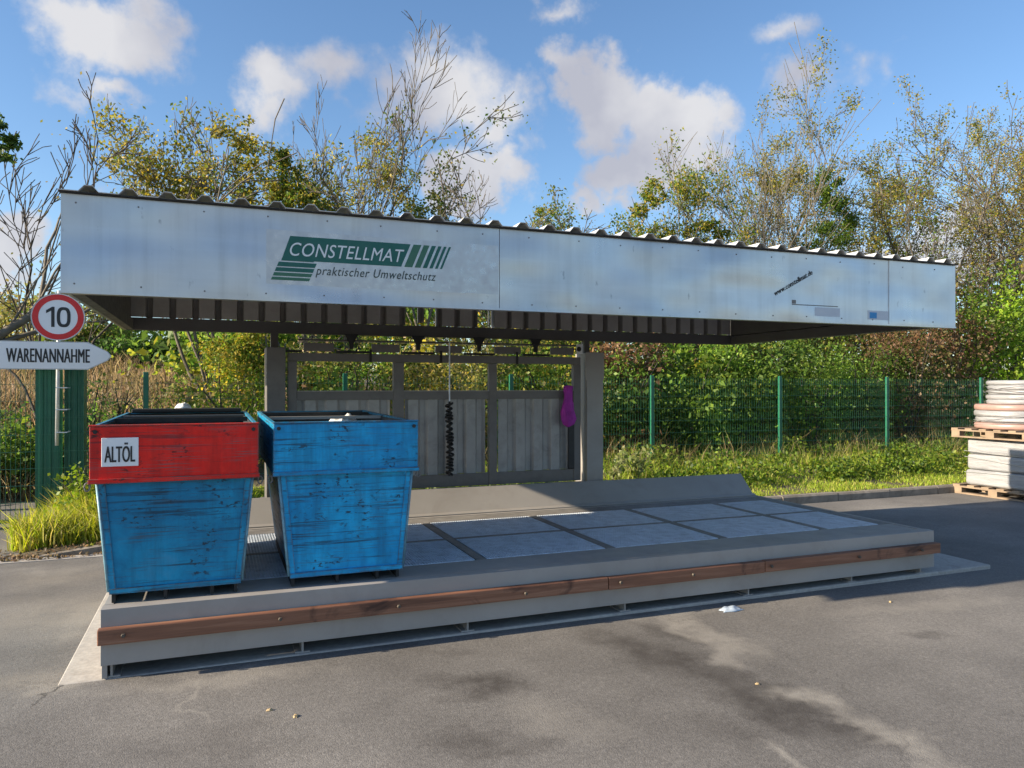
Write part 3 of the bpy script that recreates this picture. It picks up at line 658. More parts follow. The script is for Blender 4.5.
# ------------------------------------------------------------------ waste bins
def make_bin(name, label, x, rim_mat, body_mat):
    """tapered tipping container, base front left corner of its rim at (x, 4.72, deck)"""
    t = tag(empty(name, (x, 4.90, TOP)), label, 'container', 'tipping containers on the platform')
    W = .915; D = 1.94; Z0, Z1, ZR = .066, .702, 1.023
    def ring(z, x0, x1, y0, y1): return [(x0, y0, z), (x1, y0, z), (x1, y1, z), (x0, y1, z)]
    lo = ring(Z0, .108, W - .108, .012, 1.40); hi = ring(Z1 + .02, .046, W - .046, .012, 1.82)
    b = MB(); b.add(lo + hi, [(3, 2, 1, 0), (0, 1, 5, 4), (1, 2, 6, 5), (2, 3, 7, 6), (3, 0, 4, 7)])
    o = b.build('body', body_mat, t)
    md = o.modifiers.new('shell', 'SOLIDIFY'); md.thickness = .008; md.offset = -1
    # angle iron corners on the front
    for a, c in ((0, 4), (1, 5)):
        p, q = Vector((lo + hi)[a]), Vector((lo + hi)[c]); s = 1 if a == 0 else -1
        b = MB(); w = .028; b.hexa([p + Vector((-.006 * s, -.008, 0)), p + Vector((w * s, -.008, 0)), p + Vector((w * s, -.001, 0)), p + Vector((-.006 * s, .04, 0))],
                       [q + Vector((-.006 * s, -.008, 0)), q + Vector((w * s, -.008, 0)), q + Vector((w * s, -.001, 0)), q + Vector((-.006 * s, .04, 0))]); b.build('corner_angle', body_mat, t)
    for a, c in ((0, 4), (1, 5)):
        p, q = Vector((lo + hi)[a]), Vector((lo + hi)[c]); s = -.012 if a == 0 else .012
        MB().tube([p + Vector((s, .004, 0)), q + Vector((s, .004, -.02))], .010, 8).build('corner_glint', 'bin_edge_glint', t, smooth=True)  # added tube, its pale paint stands in for sun glinting on the corner
    b = MB(); b.box(.10, W - .10, -.004, .014, Z0 - .012, Z0 + .018); b.build('bottom_edge', body_mat, t)
    # rim walls
    th = .022
    b = MB(); b.box(0, W, -.02, -.02 + th, Z1, ZR); rf = b.build('rim_front', rim_mat, t, bevel=.004)
    b = MB(); b.hexa([(0, th - .018, Z1), (th, th - .018, Z1), (th, D, Z1), (0, D, Z1)], [(0, th - .018, ZR), (th, th - .018, ZR), (th, D, ZR + .02), (0, D, ZR + .02)]); b.build('rim_side', 'bin_blue_dull', t)
    b = MB(); b.hexa([(W - th, th - .018, Z1), (W, th - .018, Z1), (W, D, Z1), (W - th, D, Z1)], [(W - th, th - .018, ZR), (W, th - .018, ZR), (W, D, ZR + .02), (W - th, D, ZR + .02)]); b.build('rim_side', 'bin_blue_dull', t)
    b = MB(); b.box(th + .001, W - th - .001, D - th, D - .001, Z1, ZR + .018); b.build('rim_rear', 'bin_blue_dull', t)
    b = MB(); b.box(-.006, W + .006, -.032, -.021, Z1 - .006, Z1 + .022); b.build('rim_flange', rim_mat, t, bevel=.003)
    b = MB(); b.box(-.004, W + .004, -.027, -.004, ZR + .001, ZR + .010); b.build('rim_lip', rim_mat, t, bevel=.003)
    for xa in (.03, W - .03):
        b = MB(); b.tube([(xa, -.021, ZR - .03), (xa, -.03, ZR - .03)], .012, 8); b.build('rivet', 'dark_trim', t)
    # ring hook below the rim
    for xa in (-.018, W + .012):
        pts = [(xa + .014 * math.cos(a), .03, Z1 - .028 + .024 * math.sin(a)) for a in np.linspace(0, 2 * pi, 13)]
        b = MB(); b.tube(pts, .005, 6, caps=False); b.build('lifting_ring', 'frame_paint', t)
    # feet and skids
    for xa in (.11, W * .42, W * .70, W - .14):
        b = MB(); b.box(xa, xa + .02, .02, 1.36, .0, Z0 - .013); b.build('skid', 'dark_trim', t)
    b = MB(); b.box(th + .004, W - th - .004, D - th - .012, D - th - .002, Z1 + .02, ZR + .008); b.build('rear_inner_sheet', 'bin_inside', t)  # dark sheets laid over the inner rim walls to darken them
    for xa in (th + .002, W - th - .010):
        b = MB(); b.box(xa, xa + .008, .03, D - th - .014, Z1 + .02, ZR - .004); b.build('side_inner_sheet', 'bin_inside', t)
    return t, W, D, Z1, ZR
t1, W, D, Z1, ZR = make_bin('tipping_container', 'blue tipping container with red rim and ALTÖL plate', -.672, 'bin_red', 'bin_blue_dull')
b = MB(); b.box(.062, .253, -.026, -.0205, .793, .958); pl = b.build('name_plate', 'white_sign', t1, bevel=.002)
for dx_ in (0, .0035):
    tx = text('ALTÖL', 'lettering', 'sign_black', t1, .132, (.077 + dx_, -.0275 - dx_ * .02, .818), FR, .62, 0, 0)
    wx = max(v.co.x for v in tx.data.vertices); tx.scale.x = .155 / wx
# black cover frame folded on the red bin
b = MB(); b.box(.05, W - .05, D - .20, D - .03, ZR + .022, ZR + .052); b.build('cover_flap', 'rubber_black', t1, bevel=.008)
b = MB(); b.box(.03, W - .03, .9, .93, ZR - .02, ZR + .012); b.build('cross_bar', 'dark_trim', t1)
b = MB(); b.box(.03, W - .03, 1.35, 1.38, ZR + .002, ZR + .014); b.build('cross_bar', 'frame_paint', t1)
b = MB(); b.box(.03, W - .03, .03, D - .06, Z1 + .12, Z1 + .14); b.build('drip_grid', 'bin_inside', t1)
t2, W, D, Z1, ZR = make_bin('tipping_container', 'all blue scuffed tipping container nearer the middle of the platform', .331, 'bin_blue', 'bin_blue')
b = MB(); b.box(.03, W - .03, .03, D - .06, Z1 + .12, Z1 + .14); b.build('drip_grid', 'bin_inside', t2)
b = MB(); b.box(.03, W - .03, 1.05, 1.10, ZR - .02, ZR + .002); b.build('cross_bar', 'grey_paint', t2)
b = MB(); b.box(.03, W - .03, 1.60, 1.63, ZR - .01, ZR + .014); b.build('cross_bar', 'dark_trim', t2)
def rag(name, loc, sx, sy, sz, mat, label, cat):
    n = 14; vs = []; fs = []
    for j in range(n + 1):
        for i in range(n + 1):
            u = i / n * 2 - 1; v = j / n * 2 - 1; e = max(0, 1 - (u * u) ** 1.5) * max(0, 1 - (v * v) ** 1.5)
            vs.append((u * sx * (1 + .12 * math.sin(v * 5)), v * sy * (1 + .15 * math.cos(u * 4)), sz * (e * (.75 + .25 * math.sin(u * 7 + v * 3) * math.cos(v * 6)))))
    for j in range(n):
        for i in range(n): a = j * (n + 1) + i; fs.append((a, a + 1, a + n + 2, a + n + 1))
    m0 = len(vs); per = [i for i in range(n + 1)] + [(j) * (n + 1) + n for j in range(1, n + 1)] + [n * (n + 1) + i for i in range(n - 1, -1, -1)] + [j * (n + 1) for j in range(n - 1, 0, -1)]
    b = MB().add(vs, fs + [tuple(per)]); o = b.build(name, mat, None, smooth=True, loc=loc); return tag(o, label, cat)
rag('plastic_sack', (.331 + .62, 4.9 + 1.2, TOP + .855), .17, .2, .195, 'white_sign', 'white plastic sack poking up inside the all blue container', 'sack')
rag('plastic_sack', (-.672 + .42, 4.9 + 1.86, TOP + 1.077), .06, .06, .05, 'white_sign', 'small pale rag on the rear rim of the red rimmed container', 'rag')
rag('paper_scrap', (3.55, 4.62, .002), .085, .05, .028, 'plastic_bag', 'crumpled pale blue plastic scrap on asphalt before the platform', 'litter')
for i, (px, py, w) in enumerate(((270, 710, .016), (296, 716, .019), (757, 684, .012), (890, 602, .016))):
    p = at_z(px, py, 0); o = rag('fallen_leaf', (p.x, p.y, .001), w, w * .6, .012, 'dry_leaf', '', ''); o.rotation_euler.z = i * 1.3
    tag(o, ['small dry yellow leaf on the asphalt at the lower left', 'slightly larger dry leaf nearest the camera at lower left', 'lone dry leaf on the asphalt at lower right', 'dry leaf before the right end of the platform'][i], 'leaf', 'dry leaves on the asphalt')

# ------------------------------------------------------------------ traffic signs on the gate post
SY = 10.24
def disc(r, y0, y1, seg=48, cx=0, cz=0): return MB().prism([(cx + r * math.cos(2 * pi * k / seg), cz + r * math.sin(2 * pi * k / seg)) for k in range(seg)], 'y', y0, y1)
def annulus(r0, r1, y0, y1, seg=48):
    b = MB(); vs = []; fs = []
    for k in range(seg):
        a = 2 * pi * k / seg; c, s = math.cos(a), math.sin(a); vs += [(r1 * c, y0, r1 * s), (r0 * c, y0, r0 * s), (r1 * c, y1, r1 * s), (r0 * c, y1, r0 * s)]
    for k in range(seg):
        a = 4 * k; c = 4 * ((k + 1) % seg); fs += [(a, a + 1, c + 1, c), (a + 2, c + 2, c + 3, a + 3), (a, c, c + 2, a + 2), (a + 1, a + 3, c + 3, c + 1)]
    return b.add(vs, fs)
face = 0.0
sp = at_y(58, 317, SY); zc = SY / math.cos(0) ; px_m = (ray(58, 317).y) * SY / (ray(58, 317).y) / ray(58, 317).y / FPX
pole = tag(empty('sign_pole', (sp.x, SY + .06, 0)), 'slim white sign pole strapped to the green gate post', 'pole')
ztop = at_y(58, 290, SY).z; zlow = at_y(54, 446, SY).z
b = MB(); b.tube([(-.02, 0, zlow), (0, 0, ztop)], .021, 10); b.build('tube', 'pole_white', pole, smooth=True)
for z in (zlow + .15, zlow + .42, zlow + .68):
    b = MB(); b.box(-.03, .09, -.028, -.022, z, z + .012); b.build('clamp', 'pole_white', pole)
    b = MB(); b.box(-.03, -.01, .018, .19, z, z + .012); b.box(.07, .09, -.022, .19, z, z + .012); b.build('clamp', 'pole_white', pole)
sg = tag(empty('speed_sign', (sp.x, SY, sp.z)), 'round red bordered speed limit sign reading 10', 'sign'); sg.rotation_euler = (0, 0, face)
RAD = 23.4 * px_m
disc(RAD, 0, .006).build('sign_plate', 'white_sign', sg)
annulus(RAD * .735, RAD * .965, -.003, -.0004).build('red_ring', 'sign_red', sg)
annulus(RAD * .992, RAD * 1.012, -.006, .016).build('rim', 'sign_edge', sg)
cap = RAD * .86; sw = cap * .145
MB().prism([(-.30 * cap, -cap / 2), (-.30 * cap + sw, -cap / 2), (-.30 * cap + sw, cap / 2), (-.30 * cap + sw * .25, cap / 2), (-.52 * cap, cap * .32), (-.52 * cap, cap * .17), (-.30 * cap, cap * .31)], 'y', -.0032, -.0005).build('lettering', 'sign_black', sg)
def zero(cx, w, h, t, y0, y1, seg=40):
    vs = []; fs = []; e = .72
    for k in range(seg):
        a = 2 * pi * k / seg; c, q = math.cos(a), math.sin(a); sc_ = math.copysign(abs(c) ** e, c); sq = math.copysign(abs(q) ** e, q)
        vs += [(cx + sc_ * w / 2, y0, sq * h / 2), (cx + sc_ * (w / 2 - t), y0, sq * (h / 2 - t)), (cx + sc_ * w / 2, y1, sq * h / 2), (cx + sc_ * (w / 2 - t), y1, sq * (h / 2 - t))]
    for k in range(seg):
        a = 4 * k; c = 4 * ((k + 1) % seg); fs += [(a, a + 1, c + 1, c), (a + 2, c + 2, c + 3, a + 3), (a, c, c + 2, a + 2), (a + 1, a + 3, c + 3, c + 1)]
    return MB().add(vs, fs)
zero(.24 * cap, .60 * cap, cap, sw, -.0032, -.0005).build('lettering', 'sign_black', sg)
ar = at_y(56, 355.5, SY)
asg = tag(empty('arrow_sign', (ar.x, SY - .002, ar.z)), 'white arrow shaped direction sign reading WARENANNAHME', 'sign'); asg.rotation_euler = (0, 0, face)
hw = 56.8 * px_m / 1.15; hh = 14.0 * px_m
def arrow(k, y0, y1): return MB().prism([(-hw + k, hh - k), (hw * .57 - k * .3, hh - k), (hw * .93 - k, hh * .32), (hw - k * 1.4, 0), (hw * .93 - k, -hh * .32), (hw * .57 - k * .3, -hh + k), (-hw + k, -hh + k)], 'y', y0, y1)
arrow(0, .0, .012).build('sign_plate', 'sign_edge', asg); arrow(.012, -.003, -.0004).build('sign_face', 'white_sign', asg)
for dx_ in (0, .008):
    tx = text('WARENANNAHME', 'lettering', 'sign_black', asg, .235, (-hw * .86 + dx_, -.0045 - dx_ * .02, -.082), FR, .6, 0, 0, spacing=1.05)
    wx = max(v.co.x for v in tx.data.vertices); tx.scale.x = hw * 1.45 / wx

# ------------------------------------------------------------------ fence and gate
def wire_panel(x0, x1, z0, z1, y, nx, hz, r=.0010):
    b = MB()
    for i in range(nx + 1):
        x = x0 + (x1 - x0) * i / nx; b.box(x - r, x + r, y - r, y + r, z0, z1)
    for z in hz:
        b.box(x0, x1, y - .009, y - .0035, z - .002, z + .002); b.box(x0, x1, y + .0035, y + .009, z - .002, z + .002)
    return b
fence = tag(empty('mesh_fence', (0, FENCE_Y, 0)), 'long green welded mesh fence with slim posts behind the platform', 'fence')
post_x = [at_y(x, 380, FENCE_Y).x for x in (146, 345, 511, 652, 780, 887)]
post_x += [post_x[-1] + 2.5 * k for k in (1, 2, 3)]
FT = 1.84
p0 = None
for x in post_x:
    z = float(terrain_z(x, FENCE_Y)) - .15
    b = MB(); b.box(-.03, .03, -.02, .02, z, FT); b.build('fence_post', 'fence_green', fence, loc=(x, 0, 0), bevel=.006)
edges = [-1.62] + post_x
for xa, xb in zip(edges[:-1], edges[1:]):
    wire_panel(xa + .03, xb - .03, .22, FT - .04, -.028, max(4, int((xb - xa) / .05)), [.3 + i * .2 for i in range(8)]).build('mesh_panel', 'fence_wire', fence)
GY = FENCE_Y - .05
gp = at_y(50, 400, FENCE_Y); px_f = 1 / ray(50, 400).y * FENCE_Y / FPX
def gate_post(name, xa, xb, y, label, top):
    b = MB(); n = 6; w = xb - xa
    # ribbed sheet steel post
    pts = []
    for k in range(n):
        u0 = xa + w * k / n; u1 = xa + w * (k + 1) / n; pts += [(u0 + .002, -.012 if k % 2 else 0), (u1 - .002, -.012 if k % 2 else 0)]
    pts += [(xb, .22), (xa, .22)]
    b.prism([(p[0], p[1] + y) for p in pts], 'z', -.05, top)
    return tag(b.build(name, 'fence_green', None), label, 'gate post', 'green gate posts')
xa = at_y(37, 400, FENCE_Y).x; xb = at_y(61, 400, FENCE_Y).x; xc = at_y(64, 400, FENCE_Y).x; xd = at_y(84, 400, FENCE_Y).x
gate_post('gate_post', xa, xb, FENCE_Y - .1, 'wide ribbed green gate post carrying the sign pole', 2.05)
gate_post('gate_post', xc, xd, FENCE_Y + .02, 'green gate post just right of the one with sign pole', 2.05)
gate = tag(empty('mesh_gate', (xa, FENCE_Y - .17, 0)), 'green wire mesh gate at the far left before the gate posts', 'gate')
wire_panel(-4.0, .62, .06, 1.98, 0, 92, [.08, .28, .48, .68, .88, 1.08, 1.28, 1.48, 1.68, 1.88, 1.96], .0022).build('mesh_panel', 'fence_wire', gate)
for z in (.05, 1.98):
    b = MB(); b.box(-4.0, .62, -.02, .02, z, z + .04); b.build('gate_rail', 'fence_green', gate)
b = MB(); b.box(-2.2, -2.16, -.02, .02, .092, 1.978); b.build('gate_upright', 'fence_green', gate)

# ------------------------------------------------------------------ stacked pallets
def pallet(parent, x, y, z, rot=0, L=1.2, Wd=1.0):
    """long side along y"""
    pe = bpy.data.objects.new('pallet', None); COL.objects.link(pe); pe.parent = parent; pe.location = (x, y, z); pe.rotation_euler.z = rot
    return pe
def pallet_thing(x, y, z, rot, label):
    t = tag(empty('pallet', (x, y, z)), label, 'pallet', 'wooden pallets'); t.rotation_euler.z = rot
    L_, W_ = 1.25, 1.05
    for i in range(6): b = MB(); yy = i * (L_ - .11) / 5; b.box(0, W_, yy, yy + .11, .122, .144); b.build('deck_board', 'pallet_wood', t)
    for xx in (0, W_ / 2 - .05, W_ - .1): b = MB(); b.box(xx, xx + .1, 0, L_, .100, .1215); b.build('stringer', 'pallet_wood', t)
    for xx in (0, W_ / 2 - .05, W_ - .1):
        for yy in (0, L_ / 2 - .07, L_ - .14): b = MB(); b.box(xx + .002, xx + .098, yy + .002, yy + .138, .0225, .0995); b.build('block', 'pallet_wood', t)
        b = MB(); b.box(xx, xx + .1, 0, L_, .0, .022); b.build('bottom_board', 'pallet_wood', t)
    return t
def load(name, x, y, z, w, l, h, n, mats, label, rot=0, jit=.012):
    t = tag(empty(name, (x, y, z)), label, 'stack', 'wrapped loads on pallets'); t.rotation_euler.z = rot
    for i in range(n):
        z0 = h * i / n; z1 = h * (i + 1) / n - .004
        j = random.uniform(-jit, jit); k = random.uniform(-jit, jit)
        b = MB(); b.box(j, w + j, k, l + k, z0, z1); o = b.build('wrapped_layer', mats[i % len(mats)], t, bevel=.05); o.modifiers[0].segments = 4
    for a in range(3):
        z0 = h * random.uniform(.15, .75); z1 = z0 + random.uniform(-.1, .1)
        b = MB(); b.tube([(-.016 - .004 * a, -.01, z0), (-.02 - .004 * a, l * .5, (z0 + z1) / 2), (-.016 - .004 * a, l + .01, z1)], .004, 5); b.build('strap', 'sign_edge', t)
    return t
SX = 10.82
pallet_thing(SX - .06, 7.22, .002, R(2), 'lower wooden pallet standing on the asphalt at right')
load('wrapped_stack', SX + .02, 7.24, .148, 1.0, 1.08, .72, 3, ['stretch_film'], 'tall white film wrapped block on the lower pallet', R(2))
pallet_thing(SX - .1, 7.25, .872, R(0), 'upper wooden pallet resting on the white wrapped block')
def coil(x, y, z, r, h, n, mats, label):
    t = tag(empty('wrapped_coil', (x, y, z)), label, 'coil', 'wrapped loads on pallets'); seg = 36
    for i in range(n):
        z0 = h * i / n; hh = h / n; j, k = random.uniform(-.012, .012), random.uniform(-.012, .012); rr = r * random.uniform(.985, 1.01); e = min(.02, hh * .3)
        prof = [(rr - e, z0 + .001), (rr, z0 + e), (rr, z0 + hh - e), (rr - e, z0 + hh - .001)]; vs = []; fs = []
        for (q, zz_) in prof:
            for m_ in range(seg): a = 2 * pi * m_ / seg; w_ = 1 + .006 * math.sin(a * 5 + i) + .004 * math.sin(a * 11 + i * 2); vs.append((q * w_ * math.cos(a) + j, q * w_ * math.sin(a) + k, zz_))
        for a in range(3):
            for m_ in range(seg): fs.append((a * seg + m_, a * seg + (m_ + 1) % seg, (a + 1) * seg + (m_ + 1) % seg, (a + 1) * seg + m_))
        fs += [tuple(range(seg - 1, -1, -1)), tuple(range(3 * seg, 4 * seg))]
        MB().add(vs, fs).build('wrapped_layer', mats[i % len(mats)], t, smooth=True)
    for a in range(3):
        z0 = h * random.uniform(.2, .8); tl = random.uniform(-.08, .08)
        MB().tube([((r + .012) * math.cos(q), (r + .012) * math.sin(q), z0 + tl * math.sin(q)) for q in np.linspace(0, 2 * pi, 37)], .004, 4, caps=False).build('strap', 'sign_edge', t)
coil(SX + .56, 7.86, 1.018, .60, .37, 4, ['red_wrap', 'stretch_film', 'stretch_film', 'red_wrap'], 'white and reddish film wrapped coil on the upper pallet')
coil(SX + .62, 7.80, 1.39, .52, .36, 5, ['stretch_film'], 'topmost grey white wrapped coil at the right edge')

#VEGETATION
# ------------------------------------------------------------------ vegetation
def rand_dirs(n):
    v = rng.normal(size=(n, 3)); return v / np.linalg.norm(v, axis=1, keepdims=True)
def leaf_cards(pts, size, hang=.3, asp=.62, out=None):
    """one kite shaped leaf at each point"""
    n = len(pts); d = rand_dirs(n); d[:, 2] -= hang; d /= np.linalg.norm(d, axis=1, keepdims=True)
    q = rand_dirs(n)
    if out is not None: q = q + out * .8
    s = np.cross(d, q); s /= np.linalg.norm(s, axis=1, keepdims=True) + 1e-9
    nn = np.cross(d, s)
    L = (size * rng.uniform(.6, 1.35, n))[:, None]
    a = pts; c = pts + d * L + nn * L * rng.uniform(-.18, .18, n)[:, None]; mid = pts + d * L * .45
    v = np.stack([a, mid + s * L * asp * .5, c, mid - s * L * asp * .5], 1)
    return v.reshape(-1, 3)
def tints(n, cols, w=None, var=.22):
    cols = np.array(cols, float); idx = rng.choice(len(cols), n, p=w)
    c = cols[idx] * rng.uniform(1 - var, 1 + var, (n, 1)) * rng.uniform(.92, 1.08, (n, 3)); return np.clip(c, 0, 1)
GREEN = [(.11, .185, .026), (.16, .235, .03), (.075, .135, .022)]
DARK = [(.055, .105, .022), (.085, .145, .026), (.12, .185, .03)]
YELLOW = [(.36, .30, .04), (.25, .26, .035), (.44, .33, .05), (.17, .22, .03)]
OLIVE = [(.21, .195, .05), (.15, .17, .04), (.28, .24, .07)]
BRIGHT = [(0.160, 0.246, 0.022), (0.217, 0.290, 0.029), (0.109, 0.189, 0.020)]
RUST = [(.15, .085, .045), (.21, .13, .075), (.12, .10, .04), (.10, .13, .03)]
TAN = [(.34, .25, .14), (.27, .20, .11), (.19, .165, .07), (.40, .30, .18)]

def clump_points(n, centre, rad, k=26, fill=.35):
    """points gathered in clumps through an ellipsoid"""
    cd = rand_dirs(k) * (rng.uniform(.25, 1, k) ** .5)[:, None]
    cs = rng.uniform(.16, .36, k); idx = rng.integers(0, k, n)
    p = cd[idx] + rng.normal(size=(n, 3)) * cs[idx][:, None] * .62
    return np.array(centre) + p * np.array(rad)

class Tree:
    def __init__(s, base, seed): s.base = Vector(base); s.mb = MB(); s.tips = []; s.r = random.Random(seed)
    def branch(s, p, d, L, r, lvl, maxl, wig=.16, up=.05, kids=(4, 6), ang=(22, 48), ratio=(.42, .66), start=.3, sides=6):
        R_ = s.r; n = max(3, int(L / .32)); pts = [p.copy()]; rad = [r]; q = p.copy(); d = d.normalized()
        for i in range(n):
            d = (d + Vector((R_.gauss(0, wig), R_.gauss(0, wig), R_.gauss(0, wig) + up))).normalized()
            q = q + d * (L / n); pts.append(q.copy()); rad.append(max(.007, r * (1 - .72 * (i + 1) / n)))
        s.mb.tube(pts, rad, max(3, sides - lvl), caps=False)
        if lvl >= maxl:
            for i in range(1, n + 1): s.tips.append(pts[i])
            return
        if lvl >= maxl - 1: s.tips += pts[n // 2:]
        k = R_.randint(*kids)
        for j in range(k):
            t = start + (1 - start) * (j + R_.random()) / k; i = min(n, max(1, int(t * n))); dd = (pts[i] - pts[i - 1]).normalized()
            ax = dd.cross(Vector((R_.gauss(0, 1), R_.gauss(0, 1), R_.gauss(0, 1)))).normalized()
            nd = Matrix.Rotation(R(R_.uniform(*ang)), 3, ax) @ dd
            s.branch(pts[i], nd, L * R_.uniform(*ratio) * (1 - .35 * t), max(.008, rad[i] * .62), lvl + 1, maxl, wig, up, kids, ang, ratio, .15, sides)
def stem_tree(name, label, px, Y, top_y, cols, nleaf, leaf=.085, stems=1, spread=.12, r=.07, lean=(0, 0), levels=3, bark='bark_grey', zr=(0., 1.), seed=1, width=1.0,
              group='autumn trees behind the fence', kids=(4, 6), ang=(22, 46), clumps=(), wig=.17, up=.05, cat='tree', trunk_frac=.85):
    g = at_y(px, CY, Y); zb = float(terrain_z(g.x, Y)); top = at_y(px, top_y, Y).z; H = (top - zb)
    t = tag(empty(name, (g.x, Y, zb)), label, cat, group); T = Tree((0, 0, 0), seed)
    for i in range(stems):
        a = 2 * pi * i / max(1, stems) + seed; d = Vector((math.cos(a) * spread + lean[0], math.sin(a) * spread * .6 + lean[1], 1))
        T.branch(Vector((math.cos(a) * .08 * (stems > 1), math.sin(a) * .08 * (stems > 1), -.1)), d, H * trunk_frac * T.r.uniform(.82, 1.0), r * T.r.uniform(.75, 1.1), 0, levels, wig, up, kids, ang, start=.28)
    zmax = max(v[2] for v in T.mb.v); k = H / zmax
    T.mb.v = [(v[0] * k * width, v[1] * k * width, v[2] * k) for v in T.mb.v]
    T.mb.build('trunk', bark, t, smooth=True)
    P = np.array([(p.x * k * width, p.y * k * width, p.z * k) for p in T.tips])
    pts = []; nleaf = int(nleaf * (2.6 if px < 600 else 5.0)); leaf = leaf * .74
    if nleaf:
        zf = P[:, 2] / H; ok = P[(zf >= zr[0]) & (zf <= zr[1])]
        if len(ok):
            # foliage gathers unevenly: some twigs keep theirs, others are bare
            wgt = rng.uniform(0, 1, len(ok)) ** 4.0; wgt *= .35 + .65 * (np.sin(ok[:, 0] * 2.3 + seed) * np.sin(ok[:, 2] * 2.1 + seed * 2) * .5 + .5); wgt /= wgt.sum()
            idx = rng.choice(len(ok), nleaf, p=wgt); pts.append(ok[idx] + rng.normal(size=(nleaf, 3)) * .11)
    for (cx, cy, rx, rz, n) in clumps:       # clump positions in pixels, size in metres
        c = at_y(cx, cy, Y); pts.append(clump_points(int(n * 1.8), (c.x - g.x, rng.uniform(-.3, .3), c.z - zb), (rx, rx * .8, rz), 18))
    if pts:
        pts = np.concatenate(pts); v = leaf_cards(pts, leaf); raw_mesh('crown', v, 4, 'leaf', tints(len(pts), cols), t)
    return t
def bush(name, label, px, Y, top_y, half, cols, n, leaf=.07, w=None, group='bushes behind the fence', seed=1, stems=7, bark='bark_dark', k=40, zlow=0.0, cat='bush'):
    g = at_y(px, CY, Y); zb = float(terrain_z(g.x, Y)); top = at_y(px, top_y, Y).z; H = max(.3, top - zb)
    t = tag(empty(name, (g.x, Y, zb)), label, cat, group); rr = random.Random(seed); b = MB()
    for i in range(stems):
        a = rr.uniform(0, 2 * pi); e = Vector((math.cos(a) * half * .75, math.sin(a) * half * .6, H * rr.uniform(.6, .98))); p = Vector((math.cos(a) * .1, math.sin(a) * .1, -.08))
        pts = [p + (e - p) * f + Vector((rr.gauss(0, .05), rr.gauss(0, .05), .12 * H * math.sin(f * pi))) for f in (0, .25, .5, .75, 1)]
        b.tube(pts, [.022, .018, .014, .010, .006], 4, caps=False)
    b.build('stems', bark, t)
    nb = int(n * .72); p1 = clump_points(nb, (0, 0, H * .56), (half, half * .75, H * .46), k)
    p2 = np.stack([rng.normal(0, half * .5, n - nb), rng.normal(0, half * .4, n - nb), rng.uniform(.02, H * .75, n - nb)], 1)
    pts = np.concatenate([p1, p2]); pts[:, 2] = np.maximum(pts[:, 2], .02 + zlow)
    out = pts - np.array((0, 0, H * .5)); out /= np.linalg.norm(out, axis=1, keepdims=True) + 1e-6
    lsz = leaf * np.where(rng.uniform(0, 1, n) < .3, 1.5, .85) * (.8 + .35 * (np.sin(pts[:, 0] * 1.9 + seed) > 0)); v = leaf_cards(pts, lsz, .35, .62, out)
    # patchy colour: each clump leans to one tint
    cl = np.array(cols); ph = np.sin(pts[:, 0] * 2.1 + seed) + np.sin(pts[:, 2] * 2.7 + seed * 1.7) + np.sin(pts[:, 1] * 2.4) + rng.normal(0, .9, n)
    idx = np.clip(((ph + 2.4) / 4.8 * len(cl)).astype(int), 0, len(cl) - 1)
    c = cl[idx] * (.8 + .5 * np.clip(np.sin(pts[:, 0] * 3.3 + seed * 2.1) * np.sin(pts[:, 2] * 3.9 + seed) + .5, 0, 1.4))[:, None] * rng.uniform(.85, 1.65, (n, 1)) * rng.uniform(.92, 1.08, (n, 3))
    raw_mesh('foliage', v, 4, 'leaf', np.clip(c, 0, 1), t); return t

# --- trees
stem_tree('bare_tree', 'leafless tree with forking dark limbs behind the left canopy corner', 66, 14.5, 92, OLIVE, 60, stems=4, spread=.24, r=.028, lean=(-.14, 0), seed=3, levels=3, bark='bark_dark', kids=(3, 5), ang=(16, 36))
stem_tree('leafy_tree', 'yellow green tree above the left part of the canopy', 215, 15, 100, YELLOW + OLIVE, 3000, .095, stems=5, spread=.34, r=.05, seed=5, zr=(.35, .95), width=.74, clumps=((190, 165, .55, .45, 420), (235, 130, .4, .35, 380), (225, 175, .6, .4, 520), (255, 165, .55, .5, 700), (265, 200, .6, .4, 600), (170, 195, .5, .35, 350)))
stem_tree('slender_tree', 'narrow dense yellow green tree poking above the roof left of the logo', 292, 14.5, 152, YELLOW + GREEN, 500, .085, stems=3, spread=.12, r=.04, seed=8, clumps=((287, 180, .32, .6, 1500), (300, 205, .5, .35, 900), (312, 195, .22, .3, 350)))
stem_tree('tall_tree', 'tall half bare tree with fanned twigs and leafy lower crown above the logo', 352, 15.5, 32, OLIVE + YELLOW, 1200, .085, stems=6, spread=.24, r=.05, lean=(-.24, 0), seed=15, zr=(.3, .62), bark='bark_grey', kids=(4, 6), ang=(16, 36), width=.8, up=.07, clumps=((375, 165, .6, .5, 650), (400, 185, .6, .5, 650), (345, 195, .45, .4, 320)))
stem_tree('slim_tree', 'slim upright tree with scattered leaves right of the tall half bare tree', 424, 15, 74, OLIVE + DARK, 420, .10, stems=2, spread=.06, r=.035, seed=14, zr=(.3, 1), kids=(3, 5), clumps=((430, 205, .7, .5, 520),))
stem_tree('twiggy_tree', 'fine twigged grey tree low above the roof near the canopy middle', 503, 16, 198, OLIVE, 700, .06, stems=5, spread=.16, r=.03, seed=17, levels=3)
stem_tree('small_tree', 'small yellow green tree top showing over the roof right of the middle', 548, 16, 200, YELLOW + BRIGHT, 500, .08, stems=4, spread=.2, r=.03, seed=18, clumps=((545, 222, .5, .3, 500),))
